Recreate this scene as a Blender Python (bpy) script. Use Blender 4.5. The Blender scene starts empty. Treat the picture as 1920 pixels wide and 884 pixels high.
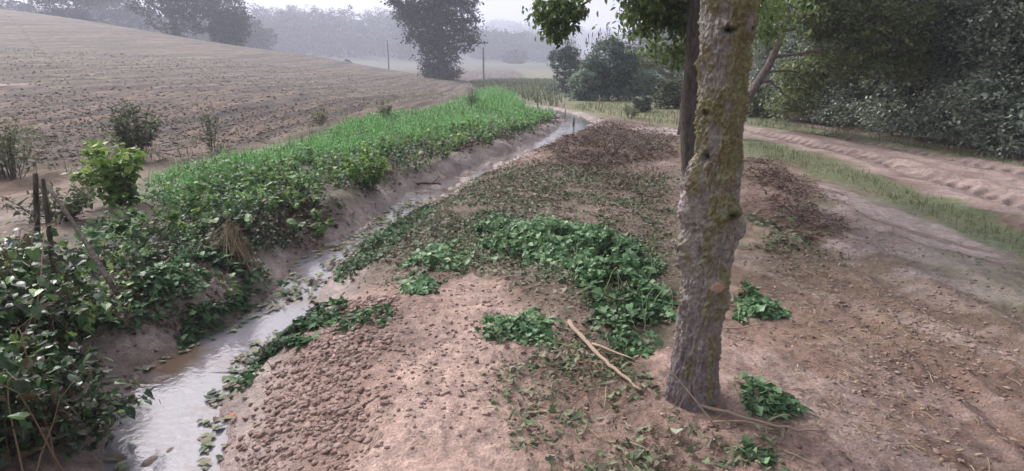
import bpy, math
import numpy as np
from math import radians, sin, cos, pi

# ------------------------------------------------------------------ camera, world, sun
SC = bpy.context.scene
COL = SC.collection
PITCH = radians(15.3); F = 1144.0; CX, CY = 960.0, 442.0; CAMZ = 1.6
cam_d = bpy.data.cameras.new('camera'); cam = bpy.data.objects.new('camera', cam_d); COL.objects.link(cam)
cam.location = (0, 0, CAMZ); cam.rotation_euler = (radians(90)-PITCH, 0, 0)
cam_d.sensor_width = 36; cam_d.lens = 36*F/1920; cam_d.clip_start = 0.05; cam_d.clip_end = 6000
SC.camera = cam

SUN_EL, SUN_AZ = radians(42), radians(-48)          # soft light from the upper left, behind thick cloud
w = bpy.data.worlds.new("World"); SC.world = w; w.use_nodes = True
nt = w.node_tree; nt.nodes.clear()
sky = nt.nodes.new('ShaderNodeTexSky'); sky.sky_type = 'NISHITA'; sky.sun_disc = False
sky.sun_elevation = SUN_EL; sky.sun_rotation = SUN_AZ; sky.dust_density = 6.0; sky.air_density = 1.0; sky.ozone_density = 1.0
hs = nt.nodes.new('ShaderNodeHueSaturation'); hs.inputs['Saturation'].default_value = 0.30
bg = nt.nodes.new('ShaderNodeBackground'); bg.inputs['Strength'].default_value = 0.13
ow = nt.nodes.new('ShaderNodeOutputWorld')
nt.links.new(sky.outputs[0], hs.inputs['Color'])
tint = nt.nodes.new('ShaderNodeMix'); tint.data_type = 'RGBA'; tint.blend_type = 'MULTIPLY'; tint.inputs[0].default_value = 1; tint.inputs[7].default_value = (1, .98, 1.02, 1)
nt.links.new(hs.outputs[0], tint.inputs[6]); nt.links.new(tint.outputs[2], bg.inputs[0]); nt.links.new(bg.outputs[0], ow.inputs[0])
sd_ = bpy.data.lights.new('sun', 'SUN'); sd_.energy = 1.5; sd_.angle = radians(16); sd_.color = (1, .96, .93)
sun = bpy.data.objects.new('sun', sd_); COL.objects.link(sun)
sun.rotation_euler = (radians(90)-SUN_EL, 0, -SUN_AZ + pi)
SC.view_settings.view_transform = 'Standard'; SC.view_settings.look = 'None'
SC.view_settings.exposure = 1.02; SC.view_settings.gamma = 1.0
SC.render.engine = 'CYCLES'
cy = SC.cycles
cy.use_denoising = True; cy.max_bounces = 6; cy.diffuse_bounces = 3; cy.glossy_bounces = 2
cy.transmission_bounces = 2; cy.transparent_max_bounces = 4; cy.volume_bounces = 1
cy.use_adaptive_sampling = False

rng = np.random.default_rng(7)

# ------------------------------------------------------------------ helpers
def tag(o, label=None, cat=None, group=None, kind=None):
    if label: o['label'] = label
    if cat: o['category'] = cat
    if group: o['group'] = group
    if kind: o['kind'] = kind
    return o

def empty(name, loc):
    o = bpy.data.objects.new(name, None); o.location = loc; o.empty_display_size = .2
    COL.objects.link(o); return o

def hash2(ix, iy, seed):
    h = (ix.astype(np.int64)*374761393 + iy.astype(np.int64)*668265263 + seed*2147483647) & 0xffffffff
    h = ((h ^ (h >> 13))*1274126177) & 0xffffffff
    h = ((h ^ (h >> 16))*2246822519) & 0xffffffff
    return ((h ^ (h >> 13)) & 0xffffff)/float(0xffffff)

def vn(x, y, seed=0):
    x = np.asarray(x, float); y = np.asarray(y, float)
    ix = np.floor(x); iy = np.floor(y); fx = x-ix; fy = y-iy
    fx = fx*fx*(3-2*fx); fy = fy*fy*(3-2*fy)
    a = hash2(ix, iy, seed); b = hash2(ix+1, iy, seed); c = hash2(ix, iy+1, seed); d = hash2(ix+1, iy+1, seed)
    return ((a*(1-fx)+b*fx)*(1-fy) + (c*(1-fx)+d*fx)*fy)*2-1

def fbm(x, y, seed=0, oct=4, gain=.5):
    s = 0; a = 1; t = 0
    for i in range(oct):
        s = s + a*vn(x*2**i + i*17.3, y*2**i - i*9.1, seed+i); t += a; a *= gain
    return s/t

def sst(a, b, x):
    t = np.clip((x-a)/(b-a), 0, 1); return t*t*(3-2*t)

def ray(px, py):
    u = (np.asarray(px, float)-CX)/F; v = (CY-np.asarray(py, float))/F
    return u, cos(PITCH)+v*sin(PITCH), -sin(PITCH)+v*cos(PITCH)

def at(px, py, Y):
    """world point seen at photo pixel (px,py) at distance Y in front of the camera"""
    dx, dy, dz = ray(px, py); t = Y/dy
    return np.array([float(dx*t), float(Y), float(CAMZ+dz*t)])

def plane_pt(px, py, z):
    dx, dy, dz = ray(px, py); t = (z-CAMZ)/dz
    return dx*t, dy*t

# ------------------------------------------------------------------ terrain height
ctrl = []
for X in (-5, -2, 0, 3, 7, 12):
    for Y in (-4, 1, 5, 10, 16, 24):
        ctrl.append((X, Y, 0.0))
ctrl += [(20, 10, .3), (20, 30, .3), (30, -10, .5), (-8, -6, .1), (-9, 3, .05), (-8, 9, .05), (0, -15, 0), (12, 40, 0), (30, 70, 0)]
for px, py, Y in [(0, 300, 11), (0, 225, 17), (0, 160, 26), (0, 80, 55), (0, 17, 100), (200, 46, 97), (400, 80, 95), (400, 130, 50), (400, 200, 22),
                  (600, 107, 95), (600, 170, 38), (700, 127, 92), (700, 160, 55), (700, 200, 25), (860, 151, 84), (880, 180, 42),
                  (960, 165, 60), (1000, 152, 110), (950, 141, 160), (950, 122, 260), (1040, 119, 265), (1150, 120, 260), (650, 116, 280), (650, 100, 380), (530, 92, 400),
                  (780, 100, 380), (950, 118, 350), (950, 92, 600), (870, 75, 900), (960, 68, 1000), (1100, 85, 1000), (1300, 100, 900), (700, 80, 900)]:
    ctrl.append(tuple(at(px, py, Y)))
ctrl += [(-120, 140, 10.5), (-60, 140, 4.6), (-42, 135, 2.6), (-30, 130, .6), (-8, 125, -2.2), (-70, 190, 2.5), (-160, 200, 10), (-200, 60, 14), (-120, 30, 7), (-60, -20, 2.5),
         (-200, -100, 10), (0, -300, 0), (300, -300, 4), (400, 200, 8), (150, 150, 2), (150, 30, 1.5), (600, 600, 20), (-400, 400, 22), (-900, 300, 50), (0, -1400, 0), (1400, 0, 30), (-1400, -400, 40),
         (0, 1500, 60), (1000, 1100, 60), (-900, 1100, 70)]
ctrl = np.array(ctrl)
def _tps_k(r2): return .5*r2*np.log(r2+1e-9)
_P = ctrl[:, :2]/50.0; _n = len(_P)
_K = _tps_k(((_P[:, None]-_P[None])**2).sum(-1)) + np.eye(_n)*1e-3
_A = np.zeros((_n+3, _n+3)); _A[:_n, :_n] = _K; _A[:_n, _n] = 1; _A[:_n, _n+1:] = _P; _A[_n, :_n] = 1; _A[_n+1:, :_n] = _P.T
_sol = np.linalg.solve(_A, np.concatenate([ctrl[:, 2], [0, 0, 0]]))
def tps(x, y):
    x = np.asarray(x, float)/50; y = np.asarray(y, float)/50
    s = _sol[_n]+_sol[_n+1]*x+_sol[_n+2]*y
    for i in range(_n):
        s = s+_sol[i]*_tps_k((x-_P[i, 0])**2+(y-_P[i, 1])**2)
    return s

def WLf(y): return np.interp(y, [0, 5, 10, 20, 30], [-.32, -.30, -.22, -.09, -.03])
def bedpt(px, py):
    z = -.3
    for _ in range(12): X, Y = plane_pt(px, py, z); z = .5*z+.5*float(WLf(Y))
    return X, Y
rows = [(1000, 100, 330), (930, 170, 380), (860, 215, 400), (800, 225, 410), (740, 225, 430), (700, 245, 450), (660, 330, 482), (620, 425, 540), (580, 478, 590),
        (540, 515, 603), (500, 548, 622), (460, 615, 682), (430, 688, 728), (400, 718, 772), (378, 745, 825), (360, 782, 850), (335, 850, 898),
        (320, 883, 940), (305, 910, 962), (290, 955, 1012), (272, 985, 1028), (256, 1022, 1072), (240, 1050, 1112), (228, 1056, 1112), (216, 1040, 1080), (206, 1000, 1040), (198, 930, 970), (190, 850, 880)]
cl = []
for py, a, b in rows:
    xa, ya = bedpt(a, py); xb, yb = bedpt(b, py)
    cl.append(((xa+xb)/2, ya, abs(xb-xa)/2))
cl = [(-2.6, .2, .3), (-3.6, -2, .3), ][::-1] + cl
cl = np.array(cl)
# the width across the stream is less than the width along the picture's rows
_t = np.gradient(cl[:, :2], axis=0); _t /= np.linalg.norm(_t, axis=1)[:, None]
cl[:, 2] *= np.clip(np.abs(_t[:, 1]), .35, 1)
def chan(x, y):
    """distance outside the water edge, side (+ right)"""
    best = np.full(x.shape, 1e9); wid = np.zeros(x.shape); side = np.zeros(x.shape)
    for i in range(len(cl)-1):
        ax, ay, aw = cl[i]; bx, by, bw = cl[i+1]
        dx, dy = bx-ax, by-ay; L2 = dx*dx+dy*dy
        t = np.clip(((x-ax)*dx+(y-ay)*dy)/L2, 0, 1)
        ex = x-(ax+t*dx); ey = y-(ay+t*dy)
        d = np.sqrt(ex*ex+ey*ey); m = d < best
        best = np.where(m, d, best); wid = np.where(m, aw+(bw-aw)*t, wid)
        side = np.where(m, -np.sign(dx*ey-dy*ex), side)
    return best-wid, side, wid

RUTS = []        # filled below: (polyline world pts, half width, depth)
def polydist(x, y, pts):
    best = np.full(x.shape, 1e9); arc = np.zeros(x.shape); acc = 0; sg = np.zeros(x.shape)
    for (ax, ay), (bx, by) in zip(pts[:-1], pts[1:]):
        dx, dy = bx-ax, by-ay; L2 = dx*dx+dy*dy; L = math.sqrt(L2)
        t = np.clip(((x-ax)*dx+(y-ay)*dy)/L2, 0, 1)
        ex = x-(ax+t*dx); ey = y-(ay+t*dy); d = np.sqrt(ex*ex+ey*ey); m = d < best
        best = np.where(m, d, best); arc = np.where(m, acc+t*L, arc); sg = np.where(m, np.sign(dx*ey-dy*ex), sg); acc += L
    return best, arc, sg

def gpath(pp): return [tuple(map(float, plane_pt(a, b, 0.0))) for a, b in pp]
RUTS = [(gpath([(1400, 246), (1480, 262), (1580, 285), (1700, 320), (1820, 355), (1960, 400), (2150, 460)]), .26, .07, 1),
        (gpath([(1430, 236), (1520, 248), (1650, 272), (1800, 305), (1950, 335), (2150, 390)]), .26, .05, 1),
        (gpath([(1590, 575), (1680, 640), (1760, 690), (1850, 760), (1960, 850), (2050, 950)]), .06, .035, 0),
        (gpath([(1400, 400), (1530, 460), (1650, 520), (1780, 590), (1960, 690)]), .12, .03, 0),
        (gpath([(1420, 350), (1540, 400), (1680, 470), (1820, 540), (1980, 620)]), .14, .035, 0)]
FIELD_ROWDIR = (0.10, 1.0)

def H(x, y, micro=True):
    x = np.atleast_1d(np.asarray(x, float)); y = np.atleast_1d(np.asarray(y, float))
    z = tps(x, y)
    r = np.hypot(x, y)
    near = r < 60
    if near.any():
        xn, yn, rn = x[near], y[near], r[near]; zn = z[near]
        d, side, wd = chan(xn, yn)
        zn = zn + .05*fbm(xn*.6, yn*.6, 3, 3)*sst(60, 40, rn)*sst(.2, 2.5, d)
        d = d + .13*fbm(xn*2.2, yn*2.2, 11, 4)*np.clip(wd*3, .5, 1.6)
        bw = np.where(side > 0, .95, .62)*np.clip(-WLf(yn)/.3+.1, .35, 1)*(1+.25*fbm(xn*.9, yn*.9, 5, 2))
        s = np.clip(d/bw, 0, 1); s = np.where(side > 0, s*(1.7-.7*s), 1-(1-s)**1.7)
        WL = WLf(yn)
        bed = WL-.02-.07*np.clip(-d/np.maximum(wd, .08), 0, 1)+.05*np.clip(fbm(xn*5, yn*4, 17, 3)-.02, 0, 1)*2.4
        bank = WL-.02+(zn-WL+.02)*np.clip(s, 0, 1)
        lip = (-.2*WLf(yn))*np.exp(-((d-bw)/.35)**2)*np.where(side > 0, .5, 1.3)
        zc = np.where(d < 0, bed, bank+lip)
        zn = np.where((rn < 45) & (d < 2.5), zc, zn)
        # spoil heap left of the trunk and the mound under it
        mx, my = plane_pt(1120, 520, .1); zn = zn + .13*np.exp(-(((xn-mx)/.75)**2+((yn-my)/.7)**2))
        mx, my = plane_pt(1300, 740, 0); zn = zn + .07*np.exp(-(((xn-mx)/.45)**2+((yn-my)/.45)**2))
        mx, my = plane_pt(1130, 285, .1); zn = zn + .16*np.exp(-(((xn-mx)/2.2)**2+((yn-my)/2.6)**2))
        mx, my = plane_pt(1470, 365, .05); zn = zn + .10*np.exp(-(((xn-mx)/.9)**2+((yn-my)/1.2)**2))
        out = sst(-.02, .1, d)
        for pts, hw, dep, tread in RUTS:
            q, arc, sg = polydist(xn, yn, pts)
            g = np.exp(-(q/hw)**2); rim = np.exp(-((q-hw*1.7)/(hw*.6))**2)
            zn = zn - dep*g + dep*.55*rim*(1+.5*vn(xn*3, yn*3, 31))
            if tread:
                zn = zn + .035*g*np.clip(np.sin((arc+.7*q)*2*pi/.30)*1.6, -1, 1)*sst(.1, .5, vn(xn*.7, yn*.7, 77)+1)
        if micro:
            k = sst(16, 6, rn)*.8+.2
            dry = .35+.65*out
            lump = fbm(xn*4.5, yn*4.5, 21, 3); zn = zn + .020*lump*k*dry
            zn = zn + .012*np.maximum(0, fbm(xn*13, yn*13, 23, 3))**1.0*k*dry*1.6
            zn = zn + .0045*fbm(xn*42, yn*42, 25, 2)*sst(9, 3, rn)*dry
            # churned soil right and behind
            ch = sst(.0, .4, fbm(xn*.35, yn*.35, 41, 2)+.1)
            zn = zn + .03*np.abs(fbm(xn*6+2, yn*6, 43, 3))*ch*sst(40, 20, rn)*out*.8
        z[near] = zn
    if micro:
        # furrows of the ploughed field
        fm = fieldmask(x, y); rd = x-y*FIELD_ROWDIR[0]
        z = z + fm*(.03*np.sin(rd*2*pi/.9+1.5*vn(x*.2, y*.1, 8))*sst(80, 40, r)+.035*fbm(rd*2.4, y*.35, 9, 3)*sst(80, 30, r)+.010*fbm(x*4, y*4, 19, 3)*sst(30, 15, r))
        # rill washed across the lower field
        q, arc, sg = polydist(x, y, RILL); z = z - .16*np.exp(-(q/.22)**2)*fm*(.6+.6*vn(arc*.7, arc*0, 4))
    return z

def fieldmask(x, y):
    # the field lies left of this line
    ex = np.interp(y, [-50, 5, 9, 13, 20, 30, 45, 80, 130, 200], [-9, -6.6, -6.3, -5.0, -3.3, -2.4, -3, -1, 5, 0])
    return sst(-.3, .5, ex-x+.5*fbm(x*.6, y*.6, 14, 3))*sst(230, 180, y)
RILL = [tuple(map(float, plane_pt(a, b, .35))) for a, b in [(-150, 130), (0, 142), (60, 150), (120, 165), (200, 175), (290, 186), (380, 205), (430, 222), (520, 238)]]

def ground_pix(pp):
    """photo pixels -> world XY on the terrain"""
    pp = np.array(pp, float); dx, dy, dz = ray(pp[:, 0], pp[:, 1])
    ts = np.geomspace(1.0, 1400, 420)
    X = dx[:, None]*ts; Y = dy[:, None]*ts; Z = CAMZ+dz[:, None]*ts
    g = H(X.ravel(), Y.ravel(), False).reshape(X.shape)
    below = Z < g; i = np.argmax(below, axis=1); i = np.where(below.any(axis=1), i, len(ts)-1); i = np.maximum(i, 1)
    a = np.arange(len(pp)); f0 = Z[a, i-1]-g[a, i-1]; f1 = Z[a, i]-g[a, i]
    f = np.clip(f0/(f0-f1+1e-9), 0, 1); t = ts[i-1]+(ts[i]-ts[i-1])*f
    return np.stack([dx*t, dy*t], 1)

def gp(px, py, micro=True):
    q = ground_pix([(px, py)])[0]; return np.array([q[0], q[1], float(H(q[0], q[1], micro)[0])])

def inpoly(x, y, P):
    c = np.zeros(x.shape, bool); n = len(P); j = n-1
    for i in range(n):
        xi, yi = P[i]; xj, yj = P[j]
        c ^= ((yi > y) != (yj > y)) & (x < (xj-xi)*(y-yi)/((yj-yi) if yj != yi else 1e-12)+xi); j = i
    return c

def pmask(x, y, P, soft, namp, nf, seed):
    """soft-edged, ragged polygon mask"""
    P = np.array(P); m = np.zeros(x.shape)
    lo = P.min(0)-2; hi = P.max(0)+2
    b = (x > lo[0]) & (x < hi[0]) & (y > lo[1]) & (y < hi[1])
    if not b.any(): return m
    xb, yb = x[b], y[b]
    d, _, _ = polydist(xb, yb, list(map(tuple, P))+[tuple(P[0])])
    d = np.where(inpoly(xb, yb, P), d, -d)+namp*fbm(xb*nf, yb*nf, seed, 4)
    m[b] = sst(-soft, soft, d); return m

ZN = {k: ground_pix(v) for k, v in dict(
    bright=[(270, 345), (330, 318), (470, 292), (560, 270), (640, 235), (700, 214), (820, 205), (900, 178), (960, 182), (1000, 205), (1050, 218), (1040, 228), (960, 246), (890, 254), (800, 268), (700, 284), (600, 306), (520, 332), (420, 358), (320, 380)],
    ivy=[(110, 500), (150, 430), (250, 375), (330, 345), (420, 330), (520, 308), (640, 280), (760, 262), (900, 240), (1050, 220), (1056, 246), (960, 270), (900, 290), (800, 330), (740, 350), (690, 385), (650, 430), (560, 480), (500, 515), (440, 560), (420, 620), (330, 640), (240, 640), (160, 640), (60, 560)],
    strip=[(1395, 255), (1480, 278), (1580, 305), (1700, 345), (1800, 385), (1960, 440), (1960, 500), (1830, 450), (1700, 400), (1600, 350), (1500, 318), (1395, 292)],
    strip2=[(1700, 455), (1800, 470), (1960, 520), (1960, 590), (1820, 530)],
    lawn=[(1060, 205), (1090, 190), (1200, 186), (1290, 190), (1300, 245), (1230, 236), (1150, 222)],
    verge=[(1395, 205), (1500, 236), (1620, 252), (1760, 275), (1960, 310), (1960, 322), (1760, 292), (1600, 262), (1480, 246), (1395, 236)],
    track=[(1395, 236), (1500, 250), (1650, 272), (1800, 300), (1960, 320), (1960, 440), (1800, 370), (1650, 320), (1500, 278), (1395, 250)],
    pale=[(1480, 338), (1600, 348), (1700, 390), (1830, 430), (1960, 480), (1960, 640), (1850, 570), (1760, 540), (1660, 480), (1580, 430), (1540, 380)],
    pale2=[(1180, 240), (1250, 240), (1290, 246), (1290, 256), (1230, 258), (1190, 250)],
    brown=[(1050, 240), (1120, 228), (1200, 240), (1290, 258), (1290, 400), (1200, 380), (1100, 340), (1000, 320), (1000, 290)],
    brown2=[(1385, 295), (1470, 305), (1540, 360), (1600, 430), (1560, 480), (1470, 440), (1385, 400)],
    litter=[(640, 480), (720, 420), (820, 370), (900, 330), (1000, 305), (1100, 300), (1280, 330), (1280, 470), (1250, 640), (1180, 660), (1060, 640), (960, 560), (860, 500), (760, 560), (700, 540), (620, 520)],
    litter2=[(1385, 395), (1480, 400), (1560, 440), (1550, 480), (1450, 490), (1385, 480)],
    clods=[(360, 884), (440, 760), (500, 690), (580, 620), (640, 560), (720, 555), (790, 580), (770, 640), (740, 700), (740, 800), (700, 960), (340, 960)],
    smooth=[(790, 600), (870, 520), (960, 540), (1010, 610), (960, 700), (1000, 960), (700, 960), (740, 720)],
    patch=[(870, 470), (860, 420), (900, 398), (960, 400), (1040, 430), (1130, 430), (1210, 455), (1262, 500), (1270, 600), (1250, 660), (1180, 680), (1110, 640), (1060, 560), (1000, 500), (930, 500)],
    debris=[(900, 600), (1060, 610), (1180, 650), (1260, 720), (1350, 790), (1540, 800), (1500, 900), (1000, 920), (900, 720)],
).items()}

# ------------------------------------------------------------------ ground mesh (rings growing with distance)
def linkmesh(name, V, Fq, mats=(), parent=None, smooth=True, attrs=None):
    me = bpy.data.meshes.new(name)
    V = np.ascontiguousarray(V, dtype=np.float32)
    if isinstance(Fq, np.ndarray): Fq = [Fq]
    Fq = [f for f in Fq if len(f)]
    me.vertices.add(len(V)); me.vertices.foreach_set('co', V.ravel())
    idx = np.concatenate([f.ravel() for f in Fq]).astype(np.int32)
    cnt = np.concatenate([np.full(len(f), f.shape[1]) for f in Fq])
    st = np.concatenate([[0], np.cumsum(cnt)[:-1]]).astype(np.int32)
    me.loops.add(len(idx)); me.loops.foreach_set('vertex_index', idx)
    me.polygons.add(len(cnt)); me.polygons.foreach_set('loop_start', st)
    me.polygons.foreach_set('use_smooth', np.full(len(cnt), smooth))
    for k, a in (attrs or {}).items():
        if a.ndim == 1:
            at_ = me.attributes.new(k, 'FLOAT', 'POINT'); at_.data.foreach_set('value', a.astype(np.float32))
        else:
            c = np.ones((len(a), 4), np.float32); c[:, :3] = a
            at_ = me.attributes.new(k, 'FLOAT_COLOR', 'POINT'); at_.data.foreach_set('color', c.ravel())
    me.update(calc_edges=True)
    for m in mats: me.materials.append(m)
    o = bpy.data.objects.new(name, me); COL.objects.link(o)
    if parent:
        o.parent = parent; o.location = (0, 0, 0)
        me.transform(__import__('mathutils').Matrix.Translation(-parent.location))
    return o

def nodes(name):
    m = bpy.data.materials.new(name); m.use_nodes = True; t = m.node_tree; t.nodes.clear()
    out = t.nodes.new('ShaderNodeOutputMaterial'); b = t.nodes.new('ShaderNodeBsdfPrincipled')
    t.links.new(b.outputs[0], out.inputs['Surface']); return m, t, b, out

def N(t, typ, **kw):
    n = t.nodes.new(typ)
    for k, v in kw.items():
        if k in n.inputs: n.inputs[k].default_value = v
        else: setattr(n, k, v)
    return n

def noise(t, scale, detail=4, rough=.55, vec=None):
    n = N(t, 'ShaderNodeTexNoise'); n.inputs['Scale'].default_value = scale; n.inputs['Detail'].default_value = detail; n.inputs['Roughness'].default_value = rough
    if vec: t.links.new(vec, n.inputs['Vector'])
    return n.outputs[0]

def mrange(t, src, a, b, c, d):
    n = N(t, 'ShaderNodeMapRange'); t.links.new(src, n.inputs[0])
    for i, v in enumerate((a, b, c, d)): n.inputs[i+1].default_value = v
    return n.outputs[0]

def mathn(t, op, a, b):
    n = N(t, 'ShaderNodeMath'); n.operation = op
    for i, v in enumerate((a, b)):
        if isinstance(v, (int, float)): n.inputs[i].default_value = v
        else: t.links.new(v, n.inputs[i])
    return n.outputs[0]

def ground_material():
    m, t, b, out = nodes('wet_earth')
    geo = N(t, 'ShaderNodeTexCoord').outputs['Object']
    col = N(t, 'ShaderNodeAttribute'); col.attribute_name = 'alb'
    wet = N(t, 'ShaderNodeAttribute'); wet.attribute_name = 'wet'
    fld = N(t, 'ShaderNodeAttribute'); fld.attribute_name = 'field'
    n1 = noise(t, 1.3, 5, .6, geo); n2 = noise(t, 14, 5, .65, geo); n3 = noise(t, 90, 3, .6, geo)
    # stretched along the plough rows
    mp = N(t, 'ShaderNodeMapping'); t.links.new(geo, mp.inputs[0]); mp.inputs['Rotation'].default_value = (0, 0, math.atan(FIELD_ROWDIR[0])); mp.inputs['Scale'].default_value = (1.7, .05, 1)
    n4 = noise(t, 1.0, 6, .72, mp.outputs[0])
    f1 = mrange(t, n1, .3, .7, .80, 1.18); f2 = mrange(t, n2, .32, .68, .66, 1.28); f3 = mrange(t, n3, .34, .66, .72, 1.24)  # finer tones share the bump noise: crevice shade painted in with mud smudges
    f4 = mrange(t, n4, .41, .59, .42, 1.65)
    mx = N(t, 'ShaderNodeMix'); mx.data_type = 'FLOAT'; t.links.new(fld.outputs['Fac'], mx.inputs[0]); mx.inputs[2].default_value = 1.0; t.links.new(f4, mx.inputs[3])
    mp2 = N(t, 'ShaderNodeMapping'); t.links.new(geo, mp2.inputs[0]); mp2.inputs['Rotation'].default_value = (0, 0, math.atan(FIELD_ROWDIR[0])); mp2.inputs['Scale'].default_value = (2.6, .8, 1)
    n5 = noise(t, 1.0, 8, .75, mp2.outputs[0]); f5 = mrange(t, n5, .38, .62, .50, 1.50)
    mx2 = N(t, 'ShaderNodeMix'); mx2.data_type = 'FLOAT'; t.links.new(fld.outputs['Fac'], mx2.inputs[0]); mx2.inputs[2].default_value = 1.0; t.links.new(f5, mx2.inputs[3])
    f = mathn(t, 'MULTIPLY', mathn(t, 'MULTIPLY', f1, f2), mathn(t, 'MULTIPLY', f3, mathn(t, 'MULTIPLY', mx.outputs[0], mx2.outputs[0])))
    vm = N(t, 'ShaderNodeVectorMath'); vm.operation = 'SCALE'; t.links.new(col.outputs['Color'], vm.inputs[0]); t.links.new(f, vm.inputs['Scale'])
    t.links.new(vm.outputs[0], b.inputs['Base Color'])
    r = mathn(t, 'SUBTRACT', mrange(t, n2, .3, .7, .80, .95), mathn(t, 'MULTIPLY', wet.outputs['Fac'], mrange(t, n1, .35, .6, .28, .50)))
    t.links.new(r, b.inputs['Roughness']); b.inputs['Specular IOR Level'].default_value = .4
    hsum = mathn(t, 'ADD', mathn(t, 'MULTIPLY', n2, .6), mathn(t, 'MULTIPLY', n3, .18))
    bp = N(t, 'ShaderNodeBump'); bp.inputs['Strength'].default_value = 1.0; bp.inputs['Distance'].default_value = .035
    t.links.new(hsum, bp.inputs['Height']); t.links.new(bp.outputs[0], b.inputs['Normal'])
    return m

def L(*c): return np.array(c)
def build_ground():
    dr = .0048
    nr = int(math.log(1450/.35)/dr); R = .35*np.exp(np.arange(nr)*dr)
    # coarser where nobody looks closely
    front = np.radians(np.arange(-50, 50, .16)); back = np.radians(np.arange(50, 310, 2.0))
    A = np.concatenate([front, back])
    keep = np.concatenate([np.arange(0, int(math.log(250/.35)/dr)), np.arange(int(math.log(250/.35)/dr), nr, 2)])
    R = R[keep]; nr = len(R); na = len(A)
    RR, AA = np.meshgrid(R, A, indexing='ij')
    x = (RR*np.sin(AA)).ravel(); y = (RR*np.cos(AA)).ravel()
    z = H(x, y)
    x = np.append(x, 0); y = np.append(y, 0); z = np.append(z, 0)
    r = np.hypot(x, y)
    # albedo
    alb = np.tile(L(.305, .203, .163), (len(x), 1))
    def mix(m, c):
        nonlocal alb
        alb = alb*(1-m[:, None])+np.array(c)*m[:, None]
    n1 = fbm(x*.9, y*.9, 51, 4); n2 = fbm(x*3, y*3, 52, 4); n3 = fbm(x*.25, y*.25, 53, 3)
    mix(sst(.8, 2.2, x)*.85, (.150, .092, .072)); mix(sst(-.1, .4, n1)*.65, (.165, .102, .078)); mix(sst(0.1, .5, n2)*.4, (.36, .27, .24)); mix(sst(.1, .4, fbm(x*2.2+9, y*2.2, 56, 4))*.7, (.12, .072, .054))
    # wheel-smeared streaks on the right
    ct, st_ = math.cos(radians(62)), math.sin(radians(62)); us, vs = x*ct-y*st_, x*st_+y*ct
    sk = fbm(vs*3.2, us*.55, 54, 4); rt = sst(.6, 1.8, x)*sst(30, 15, r)
    mix(rt*sst(.02, .35, sk)*.65, (.115, .070, .055)); mix(rt*sst(.05, .4, -sk)*.45, (.33, .265, .24))
    mix(sst(.15, .5, fbm(x*7, y*7, 55, 3))*sst(14, 7, r)*.5, (.16, .105, .085))
    far = sst(22, 34, r+4*n1)
    mix(far, (.15, .145, .085))
    green_spots = sst(.1, .4, n3+.4*n2)*sst(2.5, 8, r)*sst(.5, 1.5, x)
    mix(green_spots*.45, (.12, .13, .06))
    fm = fieldmask(x, y)
    mix(fm, (.080, .049, .032)); mix(fm*sst(-.1, .5, fbm(x*.05, y*.02, 60, 3)+sst(20, 60, r)*.35)*.5, (.082, .075, .048))
    mix(fm*sst(.15, .5, fbm((x-y*.1)*.5, y*.04, 61, 3))*.45, (.13, .088, .062))
    d, side, wd = chan(x[r < 45], y[r < 45]); dd = np.full(x.shape, 9.); dd[r < 45] = d; ss = np.zeros(x.shape); ss[r < 45] = side
    P = lambda k, c, a=1, soft=.15, na_=.3, nf=1.5, sd=1: mix(pmask(x, y, ZN[k], soft, na_, nf, sd)*a, c)
    leftbank = ((ss < 0) & (dd < 8)).astype(float)*sst(8, 5, dd)*(1-fm)
    mix(leftbank*.85, (.15, .11, .08))
    mix(leftbank*sst(-.1, .4, n2)*.5, (.09, .06, .045)); P('lawn', (.15, .17, .07), .8, .5, 1.2, .8, 2); P('verge', (.11, .13, .065), .8, .3, .5, 1, 3)
    P('track', (.29, .22, .195), .9, .2, .3, 1.2, 4); mix(pmask(x, y, ZN['track'], .2, .3, 1.2, 4)*sst(.0, .3, fbm(vs*4, us*.8, 58, 4))*.6, (.15, .10, .08)); P('pale', (.33, .265, .25), .85, .25, .8, 2.4, 5); P('pale2', (.40, .32, .29), .9, .1, .4, 1, 6)
    tr = pmask(x, y, ZN['strip'], .12, .35, 1.5, 7)
    mix(tr*.9, (.10, .125, .055)); mix(pmask(x, y, ZN['pale'], .2, .5, 2, 5)*sst(.0, .3, fbm(vs*6, us*.6, 57, 4))*.75, (.15, .10, .08)); P('strip2', (.14, .14, .08), .5, .2, .5, 1.5, 8)
    P('brown', (.115, .072, .055), .75, 1.2, 1.6, 1, 9); P('brown2', (.12, .072, .055), .75, .5, 1.0, 1.6, 10)
    P('litter', (.13, .10, .07), .75, .2, .4, 1.6, 12); P('patch', (.06, .06, .03), .8, .1, .2, 2, 13); P('debris', (.17, .115, .09), .55, .1, .35, 2.5, 14)
    P('smooth', (.42, .30, .25), .65, .12, .3, 2.2, 15); P('clods', (.235, .155, .125), .7, .3, .6, 2, 16)
    P('bright', (.075, .13, .035), .8, .5, .9, 1.0, 17); P('ivy', (.085, .08, .045), .8, .2, .4, 1.4, 18)
    # bare slabs of washed soil on the left bank
    for px, py, rr in ((240, 395, .42), (135, 412, .35), (30, 160, 1)):
        q = gp(px, py, False); mix(np.exp(-(((x-q[0])/rr)**2+((y-q[1])/(rr*.8))**2)*1.2), (.21, .14, .12))
    # drying silt beside the water
    mix(sst(.5, .06, dd+.18*n2)*.75*(r < 45), (.30, .235, .215))
    mix(sst(.16, .01, dd+.06*n2)*.75*(dd > -.5)*(r < 45), (.16, .11, .09))
    # far country
    ff = sst(170, 230, r); mix(ff, (.085, .085, .06))
    mix(ff*(fbm(x*.012, y*.012, 70, 2) > .1).astype(float)*.6, (.075, .09, .055))
    mix(sst(480, 620, r), (.05, .075, .045))
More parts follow.
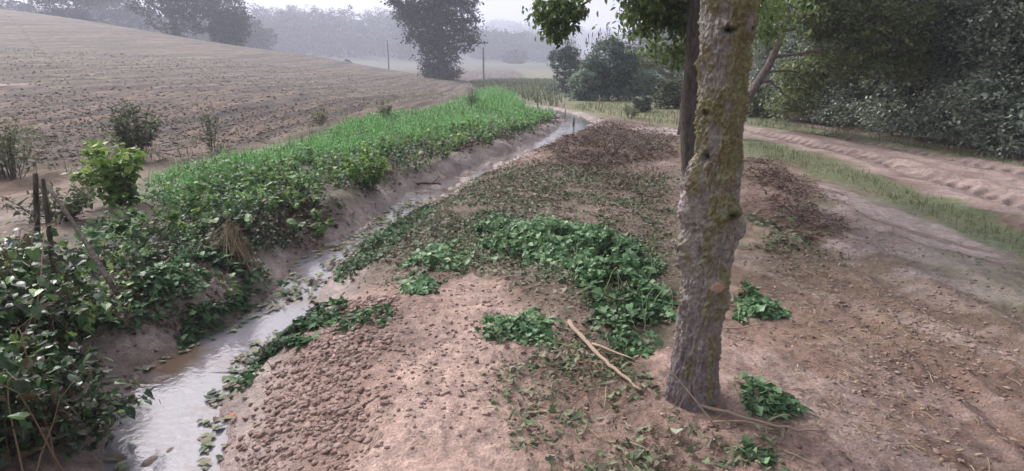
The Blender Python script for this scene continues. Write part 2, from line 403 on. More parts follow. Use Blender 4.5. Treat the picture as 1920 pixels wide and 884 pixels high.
    wet = np.clip(sst(.7, .0, dd)+.55*pmask(x, y, ZN['pale'], .2, .6, 1.6, 5)+.7*pmask(x, y, ZN['track'], .2, .3, 1, 6)+.8*pmask(x, y, ZN['pale2'], .1, .3, 1, 6)+.35*sst(.1, .5, n1), 0, 1)*(1-fm)
    i = np.arange(nr-1)[:, None]*na; j = np.arange(na)[None]; jn = (j+1) % na
    q = np.stack([(i+j), (i+jn), (i+na+jn), (i+na+j)], -1).reshape(-1, 4)
    c = len(x)-1; tri = np.stack([np.full(na, c), jn[0], j[0]], -1)
    o = linkmesh('ground', np.stack([x, y, z], 1), [q[:, ::-1], tri], [ground_material()], attrs=dict(alb=alb, wet=wet, field=fm))
    tag(o, kind='structure'); return o
build_ground()

def water_material():
    m, t, b, out = nodes('silty_water')
    geo = N(t, 'ShaderNodeTexCoord').outputs['Object']
    n = noise(t, 5, 3, .5, geo)
    mx = N(t, 'ShaderNodeMix'); mx.data_type = 'RGBA'; t.links.new(mrange(t, noise(t, 1.4, 5, .65, geo), .46, .60, 0, 1), mx.inputs[0])
    mx.inputs[6].default_value = (.185, .175, .195, 1); mx.inputs[7].default_value = (.12, .085, .062, 1)
    t.links.new(mx.outputs[2], b.inputs['Base Color'])
    b.inputs['Roughness'].default_value = .06; b.inputs['IOR'].default_value = 1.4; b.inputs['Specular IOR Level'].default_value = .7
    bp = N(t, 'ShaderNodeBump'); bp.inputs['Strength'].default_value = .12; bp.inputs['Distance'].default_value = .02
    t.links.new(noise(t, 22, 3, .5, geo), bp.inputs['Height']); t.links.new(bp.outputs[0], b.inputs['Normal'])
    return m
def build_water():
    # ribbon along the stream bed, the banks cut its edge
    s = np.linspace(0, len(cl)-1, 260); xs = np.interp(s, range(len(cl)), cl[:, 0]); ys = np.interp(s, range(len(cl)), cl[:, 1]); ws = np.interp(s, range(len(cl)), cl[:, 2])
    tx, ty = np.gradient(xs), np.gradient(ys); l = np.hypot(tx, ty); nx, ny = ty/l, -tx/l
    off = np.linspace(-1, 1, 9)[None]*(ws[:, None]+.22)
    X = xs[:, None]+nx[:, None]*off; Y = ys[:, None]+ny[:, None]*off
    V = np.stack([X.ravel(), Y.ravel(), WLf(Y.ravel())], 1)
    i = np.arange(259)[:, None]*9; j = np.arange(8)[None]
    q = np.stack([i+j, i+j+1, i+10+j, i+9+j], -1).reshape(-1, 4)
    # keep only the faces that lie over the bed, so no ribbon shows past the banks
    o = linkmesh('stream_water', V, [q[:, ::-1]], [water_material()]); tag(o, kind='structure')
build_water()

# ------------------------------------------------------------------ leaves
def leafmat(name, cols, rough=.5, trans=.25, spec=.4):
    m, t, b, out = nodes(name)
    a = N(t, 'ShaderNodeAttribute'); a.attribute_name = 'rnd'
    cr = N(t, 'ShaderNodeValToRGB'); t.links.new(a.outputs['Fac'], cr.inputs[0])
    el = cr.color_ramp.elements
    while len(el) < len(cols): el.new(.5)
    for i, c in enumerate(cols): el[i].position = i/(len(cols)-1); el[i].color = (*c, 1)
    t.links.new(cr.outputs[0], b.inputs['Base Color']); b.inputs['Roughness'].default_value = rough; b.inputs['Specular IOR Level'].default_value = spec
    if trans:
        tr = N(t, 'ShaderNodeBsdfTranslucent'); t.links.new(cr.outputs[0], tr.inputs[0])
        ms = N(t, 'ShaderNodeMixShader'); ms.inputs[0].default_value = trans
        t.links.new(b.outputs[0], ms.inputs[1]); t.links.new(tr.outputs[0], ms.inputs[2]); t.links.new(ms.outputs[0], out.inputs['Surface'])
    return m
T_DIA = (np.array([[0, 0, 0], [.33, .42, .06], [0, 1, -.04], [-.33, .42, .06]], float), np.array([[0, 1, 2], [0, 2, 3]]))
T_HEART = (np.array([[0, 0, 0], [.30, -.13, .05], [.50, .18, .08], [.36, .58, .03], [0, 1.05, -.14], [-.36, .58, .03], [-.50, .18, .08], [-.30, -.13, .05], [0, .4, 0]], float),
           np.array([[8, 0, 1], [8, 1, 2], [8, 2, 3], [8, 3, 4], [8, 4, 5], [8, 5, 6], [8, 6, 7], [8, 7, 0]]))
T_IVY = (np.array([[0, 0, 0], [.25, -.16, .03], [.55, .1, .06], [.28, .3, .03], [.38, .62, .02], [.12, .62, .0], [0, 1.0, -.1], [-.12, .62, 0], [-.38, .62, .02], [-.28, .3, .03], [-.55, .1, .06], [-.25, -.16, .03], [0, .3, -.02]], float),
         np.array([[12, i, (i+1) % 12] for i in range(12)]))
T_LANCE = (np.array([[0, 0, 0], [.11, .3, .04], [.09, .7, -.02], [0, 1, -.14], [-.09, .7, -.02], [-.11, .3, .04], [0, .5, -.02]], float),
           np.array([[6, i, (i+1) % 6] for i in range(6)]))
T_BLADE = (np.array([[-.022, 0, 0], [.022, 0, 0], [-.018, .4, .03], [.018, .4, .03], [-.010, .75, -.05], [.010, .75, -.05], [0, 1, -.2]], float),
           np.array([[0, 1, 3], [0, 3, 2], [2, 3, 5], [2, 5, 4], [4, 5, 6]]))

def place(T, P, yaw, pitch, roll, s, wide=1.0):
    V, Fc = T; n = len(P); V = V*np.array([wide, 1, 1])
    cr, sr = np.cos(roll), np.sin(roll); cp, sp = np.cos(pitch), np.sin(pitch); cw, sw = np.cos(yaw), np.sin(yaw)
    v = V[None]*np.asarray(s)[:, None, None]
    x = v[..., 0]*cr[:, None]+v[..., 2]*sr[:, None]; z = -v[..., 0]*sr[:, None]+v[..., 2]*cr[:, None]; y = v[..., 1]
    y2 = y*cp[:, None]-z*sp[:, None]; z2 = y*sp[:, None]+z*cp[:, None]
    x3 = x*cw[:, None]-y2*sw[:, None]; y3 = x*sw[:, None]+y2*cw[:, None]
    W = np.stack([x3, y3, z2], -1)+np.asarray(P)[:, None]
    Fi = (Fc[None]+(np.arange(n)*len(V))[:, None, None]).reshape(-1, 3)
    return W.reshape(-1, 3), Fi, len(V)

class Acc:
    """collects geometry of one mesh"""
    def __init__(s): s.V = []; s.F3 = []; s.F4 = []; s.r = []; s.n = 0
    def add(s, V, F3=None, F4=None, rnd=.5):
        if F3 is not None and len(F3): s.F3.append(F3+s.n)
        if F4 is not None and len(F4): s.F4.append(F4+s.n)
        s.V.append(V); s.r.append(np.full(len(V), rnd) if np.isscalar(rnd) else rnd); s.n += len(V)
    def leaves(s, T, P, yaw, pitch, roll, sz, rnd, wide=1.0):
        if len(P) == 0: return
        W, Fi, k = place(T, P, yaw, pitch, roll, sz, wide); s.add(W, Fi, rnd=np.repeat(rnd, k))
    def tube(s, pts, rad, seg=6, rnd=.5, rough=0.0):
        pts = np.array(pts, float); rad = np.array(rad, float); n = len(pts)
        t = np.gradient(pts, axis=0); t /= np.linalg.norm(t, axis=1)[:, None]+1e-9
        up = np.where(np.abs(t[:, 2:3]) > .9, np.array([[1., 0, 0]]), np.array([[0, 0, 1.]]))
        if len(set((np.abs(t[:, 2]) > .9).tolist())) > 1: up = np.tile(np.array([[.577, .577, .3]]), (n, 1))
        a = np.cross(t, up); a /= np.linalg.norm(a, axis=1)[:, None]+1e-9; b = np.cross(t, a)
        th = np.linspace(0, 2*pi, seg, endpoint=False)
        rr = rad[:, None]*(1+rough*(rng.random((n, seg))-.5))
        V = pts[:, None]+a[:, None]*(np.cos(th)*rr)[..., None]+b[:, None]*(np.sin(th)*rr)[..., None]
        i = np.arange(n-1)[:, None]*seg; j = np.arange(seg)[None]; jn = (j+1) % seg
        q = np.stack([i+j, i+jn, i+seg+jn, i+seg+j], -1).reshape(-1, 4)
        V = V.reshape(-1, 3); V = np.vstack([V, pts[:1], pts[-1:]]); k = n*seg
        c0 = np.array([[k, (a_+1) % seg, a_] for a_ in range(seg)]); c1 = np.array([[k+1, (n-1)*seg+a_, (n-1)*seg+(a_+1) % seg] for a_ in range(seg)])
        s.add(V, np.vstack([c0, c1]), q, rnd)
    def build(s, name, mat, parent=None, smooth=False):
        F = []
        if s.F4: F.append(np.vstack(s.F4))
        if s.F3: F.append(np.vstack(s.F3))
        return linkmesh(name, np.vstack(s.V), F, [mat], parent, smooth, dict(rnd=np.concatenate(s.r)))

def U(a, b, n=None): return rng.uniform(a, b, n)

def curve(p0, p1, sag=0., n=8, wob=.0):
    p0 = np.array(p0, float); p1 = np.array(p1, float); t = np.linspace(0, 1, n)[:, None]
    p = p0*(1-t)+p1*t; p[:, 2] += sag*4*(t*(1-t))[:, 0]
    L_ = np.linalg.norm(p1-p0); nn = rng.normal(size=(n, 3))*wob*L_; nn = np.cumsum(nn, 0)*(t*(1-t))*2
    return p+nn

M = dict(
    bark=leafmat('grey_bark', [(.10, .08, .07), (.17, .14, .12)], .9, 0, .2),
    darkbark=leafmat('dark_bark', [(.06, .048, .04), (.095, .078, .068)], .9, 0, .2),
    twig=leafmat('dry_twig', [(.20, .13, .09), (.38, .30, .22)], .8, 0, .3),
    straw=leafmat('dead_straw', [(.16, .10, .06), (.30, .22, .13), (.42, .35, .24)], .8, .1, .3),
    hedge=leafmat('hedge_leaf', [(.04, .055, .04), (.13, .16, .11), (.32, .37, .28)], .38, .25, .6),  # palest tone paints leaf highlights and misty air into the albedo
    hedge2=leafmat('olive_leaf', [(.06, .09, .035), (.14, .18, .065), (.25, .29, .12)], .45, .3, .45),
    crown=leafmat('tree_leaf', [(.045, .075, .028), (.10, .155, .05), (.19, .27, .085)], .42, .45, .5),
    farleaf=leafmat('far_leaf', [(.02, .03, .02), (.04, .055, .032), (.07, .085, .05)], .7, .2, .2),
    bluebush=leafmat('bluish_leaf', [(.05, .085, .055), (.12, .18, .12), (.26, .35, .25)], .55, .25, .4),
    nettle=leafmat('nettle_leaf', [(.13, .10, .055), (.035, .07, .03), (.075, .15, .06), (.13, .25, .11), (.21, .35, .18), (.36, .46, .24)], .5, .25, .35),
    lime=leafmat('lime_leaf', [(.08, .16, .03), (.19, .32, .06), (.38, .50, .12)], .45, .4, .4),
    ivy=leafmat('ivy_leaf', [(.11, .08, .05), (.025, .05, .022), (.05, .11, .045), (.09, .19, .065), (.16, .29, .11)], .55, .25, .3),
    grass=leafmat('green_grass', [(.10, .12, .05), (.06, .16, .04), (.10, .30, .07), (.19, .46, .13), (.30, .52, .18)], .5, .35, .35),
    dull=leafmat('dull_grass', [(.06, .075, .03), (.11, .13, .055), (.20, .18, .09)], .6, .25, .3),
    litter=leafmat('trodden_leaf', [(.04, .065, .035), (.085, .13, .06), (.17, .22, .11), (.26, .24, .16), (.12, .075, .055)], .6, .15, .3),
    brownlit=leafmat('brown_litter', [(.05, .03, .022), (.10, .06, .045), (.18, .115, .085), (.26, .20, .15)], .6, .1, .4),
    mess=leafmat('crushed_bits', [(.05, .032, .024), (.11, .072, .052), (.06, .08, .04), (.20, .15, .11), (.10, .14, .07), (.32, .26, .19)], .65, .1, .25),
    bramble=leafmat('bramble_leaf', [(.10, .075, .04), (.022, .045, .02), (.045, .10, .035), (.10, .19, .055), (.25, .38, .10)], .38, .3, .5),
    weed=leafmat('weed_leaf', [(.06, .08, .035), (.11, .14, .06), (.17, .17, .09)], .55, .3, .3),
)

for k in ('bark', 'darkbark'):
    t = M[k].node_tree; b = [n for n in t.nodes if n.type == 'BSDF_PRINCIPLED'][0]; cr = [n for n in t.nodes if n.type == 'VALTORGB'][0]
    mp = N(t, 'ShaderNodeMapping'); t.links.new(N(t, 'ShaderNodeTexCoord').outputs['Object'], mp.inputs[0]); mp.inputs['Scale'].default_value = (1, 1, .25)
    nz_ = noise(t, 38, 5, .7, mp.outputs[0]); vm = N(t, 'ShaderNodeVectorMath'); vm.operation = 'SCALE'; t.links.new(cr.outputs[0], vm.inputs[0]); t.links.new(mrange(t, nz_, .35, .65, .5, 1.7), vm.inputs['Scale']); t.links.new(vm.outputs[0], b.inputs['Base Color'])
    bp = N(t, 'ShaderNodeBump'); bp.inputs['Strength'].default_value = 1; bp.inputs['Distance'].default_value = .02; t.links.new(nz_, bp.inputs['Height']); t.links.new(bp.outputs[0], b.inputs['Normal'])
# ------------------------------------------------------------------ scatter on the ground
def sample_zone(poly, dens, clear_water=True, ragged=.0, seed=0, fall=None, maxn=80000, fade=.3):
    P = np.array(poly); lo, hi = P.min(0), P.max(0)
    n = int(min((hi[0]-lo[0])*(hi[1]-lo[1])*dens, maxn*8))
    x = U(lo[0], hi[0], n); y = U(lo[1], hi[1], n); m = inpoly(x, y, P); x, y = x[m], y[m]
    dE, _, _ = polydist(x, y, list(map(tuple, P))+[tuple(P[0])]); dE = dE+fade*1.3*fbm(x*2.2, y*2.2, seed+500, 3); k = rng.random(len(x)) < .04+.96*sst(-.05*fade, fade*1.6, dE); x, y = x[k], y[k]
    if fall:
        k = rng.random(len(x)) < 1/(1+(np.hypot(x, y)/fall)**2.2); x, y = x[k], y[k]
    if ragged:
        k = fbm(x*1.6, y*1.6, seed+200, 3)+.5*fbm(x*6, y*6, seed+300, 2) > -ragged+U(-.25, .25, len(x)); x, y = x[k], y[k]
    if clear_water:
        d, s, w_ = chan(x, y); k = d > U(-.1, .12, len(x)); x, y = x[k], y[k]
    x, y = x[:maxn], y[:maxn]
    return np.stack([x, y, H(x, y)], 1)

def lie(acc, T, P, s0, s1, tilt=.35, up=0.0, rnd=None, wide=1.0, grow=0.0, pitch0=0.0):
    n = len(P)
    if n == 0: return
    P = P.copy(); P[:, 2] += up+U(.002, .02, n)
    sz = U(s0, s1, n)*(1+grow*np.hypot(P[:, 0], P[:, 1]))
    acc.leaves(T, P, U(0, 2*pi, n), pitch0+rng.normal(0, tilt, n), rng.normal(0, tilt, n), sz, U(0, 1, n)if rnd is None else rnd, wide)

def blades(acc, P, h0, h1, lean=.5, wide=1.0, grow=0.0, rnd=None):
    n = len(P)
    if n == 0: return
    sz = U(h0, h1, n)*(1+grow*np.hypot(P[:, 0], P[:, 1]))
    acc.leaves(T_BLADE, P-[0, 0, .01], U(0, 2*pi, n), pi/2-np.abs(rng.normal(0, lean, n)), rng.normal(0, .3, n), sz, U(0, 1, n) if rnd is None else rnd, wide)

# trodden ivy and leaves over the right bank
a = Acc(); P = sample_zone(ZN['litter'], 3200, ragged=.25, seed=1, fall=7, maxn=80000)
lie(a, T_IVY, P[::3], .018, .045, .5, grow=.03); lie(a, T_DIA, P[1::3], .015, .045, .5, grow=.03); lie(a, T_LANCE, P[2::3], .03, .07, .4, grow=.03)
tag(a.build('leaf_litter', M['litter']), 'trodden ivy leaves and stems strewn over the right bank', 'leaf litter', kind='stuff')
a = Acc(); P = sample_zone(ZN['litter2'], 700, ragged=.3, seed=2, fall=9); lie(a, T_IVY, P, .03, .06, .4, grow=.03)
P = sample_zone(ZN['strip2'], 250, ragged=.1, seed=5, fall=9); lie(a, T_DIA, P, .03, .05, .4, grow=.03)
tag(a.build('leaf_litter', M['litter']), 'patch of flattened green leaves on churned earth right of the mossy trunk', 'leaf litter', kind='stuff')
# brown dead litter
for zk, sd, lab in (('brown', 3, 'brown dead stems and leaves heaped beside the far stream bend'), ('brown2', 4, 'dark brown rotting litter on the earth right behind the trunk')):
    a = Acc(); P = sample_zone(ZN[zk], 2200, fade=.6 if zk == 'brown' else .35, ragged=.4, seed=sd, fall=9, maxn=40000)
    lie(a, T_LANCE, P[::2], .05, .14, .4, grow=.03, wide=.35); lie(a, T_LANCE, P[1::4], .04, .09, .5, grow=.03, wide=.8); lie(a, T_DIA, P[3::4], .02, .05, .5, grow=.04)
    tag(a.build('dead_litter', M['brownlit']), lab, 'dead leaves', kind='stuff')
# small mixed bits that tie the banks together
mess = [('small crushed bits of leaf and stem covering the right bank', [(600, 540), (660, 470), (760, 400), (860, 345), (950, 290), (1080, 225), (1180, 222), (1290, 245), (1290, 470), (1250, 560), (900, 510), (760, 570)], 33),
        ('small crushed bits of leaf and stem on the churned earth behind the mossy trunk', [(1385, 285), (1480, 300), (1560, 350), (1640, 430), (1640, 510), (1500, 520), (1385, 500)], 34),
        ('brown and green bits of leaf on the slope of the left bank', [(60, 600), (160, 470), (280, 380), (640, 290), (1040, 222), (1062, 236), (900, 316), (760, 385), (640, 450), (520, 530), (430, 620), (230, 680)], 35)]
for lab, zz__, sd in mess:
    a = Acc(); P = sample_zone(ground_pix(zz__), 2600, fade=.5, ragged=.3, seed=sd, fall=6.5, maxn=60000)
    lie(a, T_LANCE, P[::2], .015, .06, .45, grow=.03, wide=.7, rnd=U(0, 1, len(P[::2]))); lie(a, T_DIA, P[1::2], .010, .035, .5, grow=.04)
    tag(a.build('crushed_litter', M['mess']), lab, 'leaf litter', kind='stuff')
# leaves and straw in the foreground debris
a = Acc(); P = sample_zone(ZN['debris'], 2600, ragged=-.02, seed=6, maxn=9000, fade=.12); lie(a, T_LANCE, P[::2], .02, .07, .45, wide=1.1); lie(a, T_IVY, P[1::4], .02, .05, .5); lie(a, T_DIA, P[3::4], .015, .04, .5)
tag(a.build('leaf_litter', M['litter']), 'green leaf scraps scattered on the mud in front of the trunk', 'leaf litter', kind='stuff')
a = Acc()
for p in sample_zone(ZN['debris'], 260, ragged=.1, seed=7, maxn=900):
    L_ = U(.05, .22); an = U(0, 2*pi); e = p+[cos(an)*L_, sin(an)*L_, 0]; e[2] = H(e[0], e[1])[0]+U(0, .03)
    a.tube(curve(p+[0, 0, .006], e, U(0, .02), 5, .05), [.0022, .002, .002, .0016, .001], 4, U(0, 1))
tag(a.build('straw', M['straw']), 'thin dry straws and roots lying around the trunk base', 'straw', kind='stuff')
rightmud = ground_pix([(1380, 480), (1560, 470), (1700, 540), (1960, 680), (1990, 960), (1300, 960), (1370, 640)])
a = Acc()
for p in sample_zone(rightmud, 160, seed=31, maxn=700):
    L_ = U(.02, .11); an = U(0, 2*pi); e = p+[cos(an)*L_, sin(an)*L_, 0]; e[2] = H(e[0], e[1])[0]+U(0, .012)
    a.tube(curve(p+[0, 0, .004], e, U(0, .01), 4, .05), [.0024, .002, .002, .001], 4, U(.2, 1))
P = sample_zone(rightmud, 60, seed=32, maxn=500); lie(a, T_LANCE, P, .02, .05, .3, wide=1.3)
tag(a.build('straw', M['straw']), 'pale bits of straw and bark scattered over the mud right of the trunk', 'straw', kind='stuff')
# sparse scraps over all the open mud
allmud = ground_pix([(420, 884), (640, 600), (900, 520), (1380, 480), (1920, 560), (1990, 960), (380, 960)])
a = Acc(); P = sample_zone(allmud, 150, seed=8, maxn=3000); P = P[fbm(P[:, 0]*1.3, P[:, 1]*1.3, 88, 3) > -.1]; lie(a, T_LANCE, P[::2], .015, .05, .3, wide=1.3); lie(a, T_DIA, P[1::2], .012, .03, .4)
tag(a.build('leaf_scraps', M['brownlit']), 'small brown scraps of leaf dotted over the open mud', 'leaf litter', kind='stuff')

# ---- ivy and bindweed bank left of the stream
a = Acc(); P = sample_zone(ZN['ivy'], 4600, fade=.2, ragged=-.02, seed=9, fall=7, maxn=80000)
dW, _, _ = chan(P[:, 0], P[:, 1]); P = P[rng.random(len(P)) < .2+.8*sst(-.05, .45, dW+.5*fbm(P[:, 0]*2, P[:, 1]*2, 95, 3))]
dW, _, _ = chan(P[:, 0], P[:, 1]); hb = fbm(P[:, 0]*1.8, P[:, 1]*1.8, 90, 3)
P[:, 2] += np.abs(rng.normal(0, .06, len(P)))*np.clip(.9+2.2*hb, .1, 2.5)
r_ = np.clip(.16+.85*hb+.48*sst(.7, 2.2, dW)+rng.normal(0, .20, len(P)), 0, 1)  # leaf tone falls towards the water: shadow of the lower bank painted in
lie(a, T_IVY, P[::2], .015, .045, .6, rnd=r_[::2], grow=.03); lie(a, T_DIA, P[1::4], .015, .05, .6, rnd=r_[1::4], grow=.03, wide=1.2); lie(a, T_HEART, P[3::4], .015, .045, .6, rnd=r_[3::4], grow=.03)
tag(a.build('ivy_bank', M['ivy']), 'ivy and low leafy creepers covering the left bank of the stream', 'ivy', kind='stuff')
a = Acc(); P = sample_zone(ZN['ivy'], 1500, seed=19, fall=7, maxn=30000); dW, _, _ = chan(P[:, 0], P[:, 1]); P = P[rng.random(len(P)) < sst(1.1, .15, dW)]
lie(a, T_DIA, P[::2], .02, .06, .5, grow=.04, wide=1.3); lie(a, T_LANCE, P[1::2], .03, .08, .5, grow=.04, wide=.8)
tag(a.build('bank_litter', M['brownlit']), 'brown rotting leaves and roots along the foot of the left bank', 'dead leaves', kind='stuff')
# ---- bright grass
a = Acc(); P = sample_zone(ZN['bright'], 2600, seed=10, fall=9, maxn=100000, ragged=.35, fade=.2)
hgt = .8+.5*fbm(P[:, 0]*.7, P[:, 1]*.7, 92, 3)
gv = fbm(P[:, 0]*.9, P[:, 1]*.9, 93, 3)+.4*fbm(P[:, 0]*4, P[:, 1]*4, 97, 2)
blades(a, P[::2], .07, .17, .95, 1.5, grow=.03, rnd=np.clip(.5+.6*gv+rng.normal(0, .2, len(P)), 0, 1)[::2])
Q = P[1::2][gv[1::2] > -.1]; blades(a, Q[::2], .12, .27, .75, 1.0, grow=.03)
Q = P[3::3].copy(); Q[:, 2] += U(.02, .14, len(Q)); lie(a, T_DIA, Q, .02, .055, .6, grow=.04)
tag(a.build('bright_grass', M['grass']), 'strip of lush bright green grass between the ploughed field and the stream', 'grass', kind='stuff')
a = Acc(); P = sample_zone(ground_pix([(880, 205), (890, 172), (930, 165), (965, 178), (985, 205), (930, 215)]), 120, seed=30, maxn=9000); blades(a, P, .2, .5, .6, 1.3)
tag(a.build('tall_grass', M['grass']), 'taller hump of bright green grass at the far end of the strip', 'grass', kind='stuff')
# ---- dull grass: verge, lawn, strip, field edge
a = Acc()
for k, dn, h0, h1 in (('strip', 900, .04, .09), ('verge', 500, .05, .14), ('lawn', 260, .06, .16)):
    P = sample_zone(ZN[k], dn, seed=11, fall=12, maxn=22000, ragged=.6); blades(a, P, h0, h1, .6, 1.8, grow=.02)
tag(a.build('short_grass', M['dull']), 'short worn grass along the muddy track and the hedge foot', 'grass', kind='stuff')
edge = ground_pix([(-60, 330), (-60, 250), (120, 240), (300, 225), (480, 225), (640, 200), (880, 165), (900, 178), (700, 212), (600, 250), (460, 292), (300, 330), (200, 350)])
a = Acc(); P = sample_zone(edge, 420, seed=12, fall=14, maxn=16000, ragged=-.05, clear_water=False); P = P[fbm(P[:, 0]*1.2, P[:, 1]*1.2, 96, 3) > -.05]; blades(a, P, .06, .26, .9, 1.2, grow=.01)
far_m = ground_pix([(880, 152), (1040, 150), (1060, 205), (1000, 200), (960, 178), (890, 172)])
P = sample_zone(far_m, 40, seed=13, maxn=8000, ragged=.1, clear_water=False); blades(a, P, .15, .5, .5, 4)
tag(a.build('dry_grass', M['weed']), 'thin dry grass and weeds on the edge of the ploughed field', 'grass', kind='stuff')

# ---- clods
def ico():
    t = (1+5**.5)/2; v = np.array([[-1, t, 0], [1, t, 0], [-1, -t, 0], [1, -t, 0], [0, -1, t], [0, 1, t], [0, -1, -t], [0, 1, -t], [t, 0, -1], [t, 0, 1], [-t, 0, -1], [-t, 0, 1]], float)
    f = [[0, 11, 5], [0, 5, 1], [0, 1, 7], [0, 7, 10], [0, 10, 11], [1, 5, 9], [5, 11, 4], [11, 10, 2], [10, 7, 6], [7, 1, 8], [3, 9, 4], [3, 4, 2], [3, 2, 6], [3, 6, 8], [3, 8, 9], [4, 9, 5], [2, 4, 11], [6, 2, 10], [8, 6, 7], [9, 8, 1]]
    v /= np.linalg.norm(v[0]); v = list(map(tuple, v)); cache = {}; nf = []
    def mid(a, b):
        k = (min(a, b), max(a, b))
        if k not in cache:
            m = (np.array(v[a])+np.array(v[b]))/2; m /= np.linalg.norm(m); v.append(tuple(m)); cache[k] = len(v)-1
        return cache[k]
    for A, B, C in f:
        d, e, g = mid(A, B), mid(B, C), mid(C, A); nf += [[A, d, g], [B, e, d], [C, g, e], [d, e, g]]
    return np.array(v), np.array(nf)
ICO = ico()
def clods(acc, P, s0, s1, flat=.6):
    V, Fc = ICO; n = len(P)
    s = s0+(s1-s0)*rng.random(n)**1.7
    W = V[None]*(1+.22*rng.normal(size=(n, len(V))))[..., None]*s[:, None, None]*rng.uniform(.7, 1.35, (n, 1, 3))
    an = U(0, 2*pi, n); c, q = np.cos(an)[:, None], np.sin(an)[:, None]
    W = np.stack([W[..., 0]*c-W[..., 1]*q, W[..., 0]*q+W[..., 1]*c, W[..., 2]*flat], -1)+P[:, None]
    W[..., 2] += (s*.15)[:, None]
    acc.add(W.reshape(-1, 3), (Fc[None]+(np.arange(n)*len(V))[:, None, None]).reshape(-1, 3), rnd=np.repeat(U(0, 1, n), len(V)))
def soilmat():
    m = leafmat('soil_clod', [(.17, .112, .09), (.25, .17, .14), (.34, .25, .215)], .85, 0, .35)
    t = m.node_tree; b = [n for n in t.nodes if n.type == 'BSDF_PRINCIPLED'][0]
    bp = N(t, 'ShaderNodeBump'); bp.inputs['Strength'].default_value = .6; bp.inputs['Distance'].default_value = .01
    t.links.new(noise(t, 60, 4, .6, N(t, 'ShaderNodeTexCoord').outputs['Object']), bp.inputs['Height']); t.links.new(bp.outputs[0], b.inputs['Normal']); return m
M['soil'] = soilmat(); M['fieldclod'] = leafmat('field_clod', [(.06, .04, .03), (.10, .07, .052), (.16, .12, .095)], .9, 0, .3)
a = Acc(); P = sample_zone(ZN['clods'], 2600, seed=14, maxn=16000, ragged=.35, fade=.2); clods(a, P, .003, .019)
P = sample_zone(allmud, 520, seed=15, maxn=15000); P = P[fbm(P[:, 0]*1.1, P[:, 1]*1.1, 94, 3) > -.15]; clods(a, P, .002, .013)
P = sample_zone(ground_pix([(100, 884), (200, 640), (480, 500), (700, 370), (960, 262), (1010, 290), (860, 400), (640, 560), (430, 760), (360, 884)]), 500, seed=29, maxn=9000, fall=6); clods(a, P, .004, .02)
o = a.build('soil_clods', M['soil'], smooth=True); tag(o, 'rounded crumbs and clods of pinkish soil on the right bank', 'soil clods', kind='stuff')
a = Acc(); P = np.vstack([sample_zone(ground_pix([(1380, 300), (1500, 330), (1960, 560), (1960, 900), (1380, 640)]), 380, seed=16, maxn=14000), sample_zone(ZN['track'], 60, seed=17, maxn=4000)])
clods(a, P, .002, .014, .4); o = a.build('soil_clods', M['soil'], smooth=True); tag(o, 'small clods and stones over the churned ground on the right', 'soil clods', kind='stuff')
a = Acc(); P = sample_zone(ground_pix([(-40, 175), (0, 90), (400, 110), (800, 150), (860, 170), (500, 200), (0, 175)]), 5, seed=28, maxn=14000, clear_water=False); clods(a, P, .015, .06, .45)
P = sample_zone(ground_pix([(-40, 300), (0, 170), (500, 200), (860, 170), (700, 205), (450, 280), (200, 330)]), 110, seed=18, maxn=16000, clear_water=False, fall=22); clods(a, P, .008, .04, .5)
o = a.build('soil_clods', M['fieldclod'], smooth=True); tag(o, 'ploughed clods on the near edge of the field', 'soil clods', kind='stuff')

# mixed weed tufts and dead stalks over the left bank
wz = ground_pix([(150, 500), (230, 390), (400, 335), (640, 285), (900, 235), (1040, 215), (1050, 235), (900, 290), (740, 370), (560, 480), (430, 590), (300, 620)])
aw, ad = Acc(), Acc()
for p in sample_zone(wz, 26, seed=36, maxn=260, ragged=.2, fall=12):
    hh = U(.10, .34); big = 1+.03*p[1]; tone = U(0, .55)
    for q in range(int(U(3, 8))):
        an = U(0, 2*pi); e = p+[cos(an)*hh*U(.2, .7), sin(an)*hh*U(.2, .7), hh*U(.6, 1.1)]; c = curve(p, e, hh*.12, 7, .03)
        if rng.random() < .3: ad.tube(c, np.linspace(.004, .0015, 7)*big, 4, U(0, 1)); continue
        aw.tube(c, np.linspace(.0035, .0015, 7)*big, 4, .2)
        n = int(U(6, 14)); t = U(.15, 1, n)*6; i = np.clip(t.astype(int), 0, 5); P = c[i]+(c[i+1]-c[i])*(t-i)[:, None]
        aw.leaves([T_LANCE, T_DIA, T_HEART][int(U(0, 3))], P, U(0, 2*pi, n), rng.normal(-.1, .5, n), rng.normal(0, .5, n), U(.025, .065, n)*big, np.clip(tone+U(0, .45, n), 0, 1), 1.3)
M['mixweed'] = leafmat('mixed_weed_leaf', [(.05, .09, .035), (.09, .17, .05), (.14, .27, .07), (.22, .36, .11), (.30, .36, .14)], .5, .35, .35)
tag(aw.build('bank_weeds', M['mixweed']), 'mixed leafy weed tufts standing out of the creepers on the left bank', 'weeds', kind='stuff')
tag(ad.build('dead_stalks', M['straw']), 'dead pale stalks sticking up among the weeds of the left bank', 'dead stalks', kind='stuff')
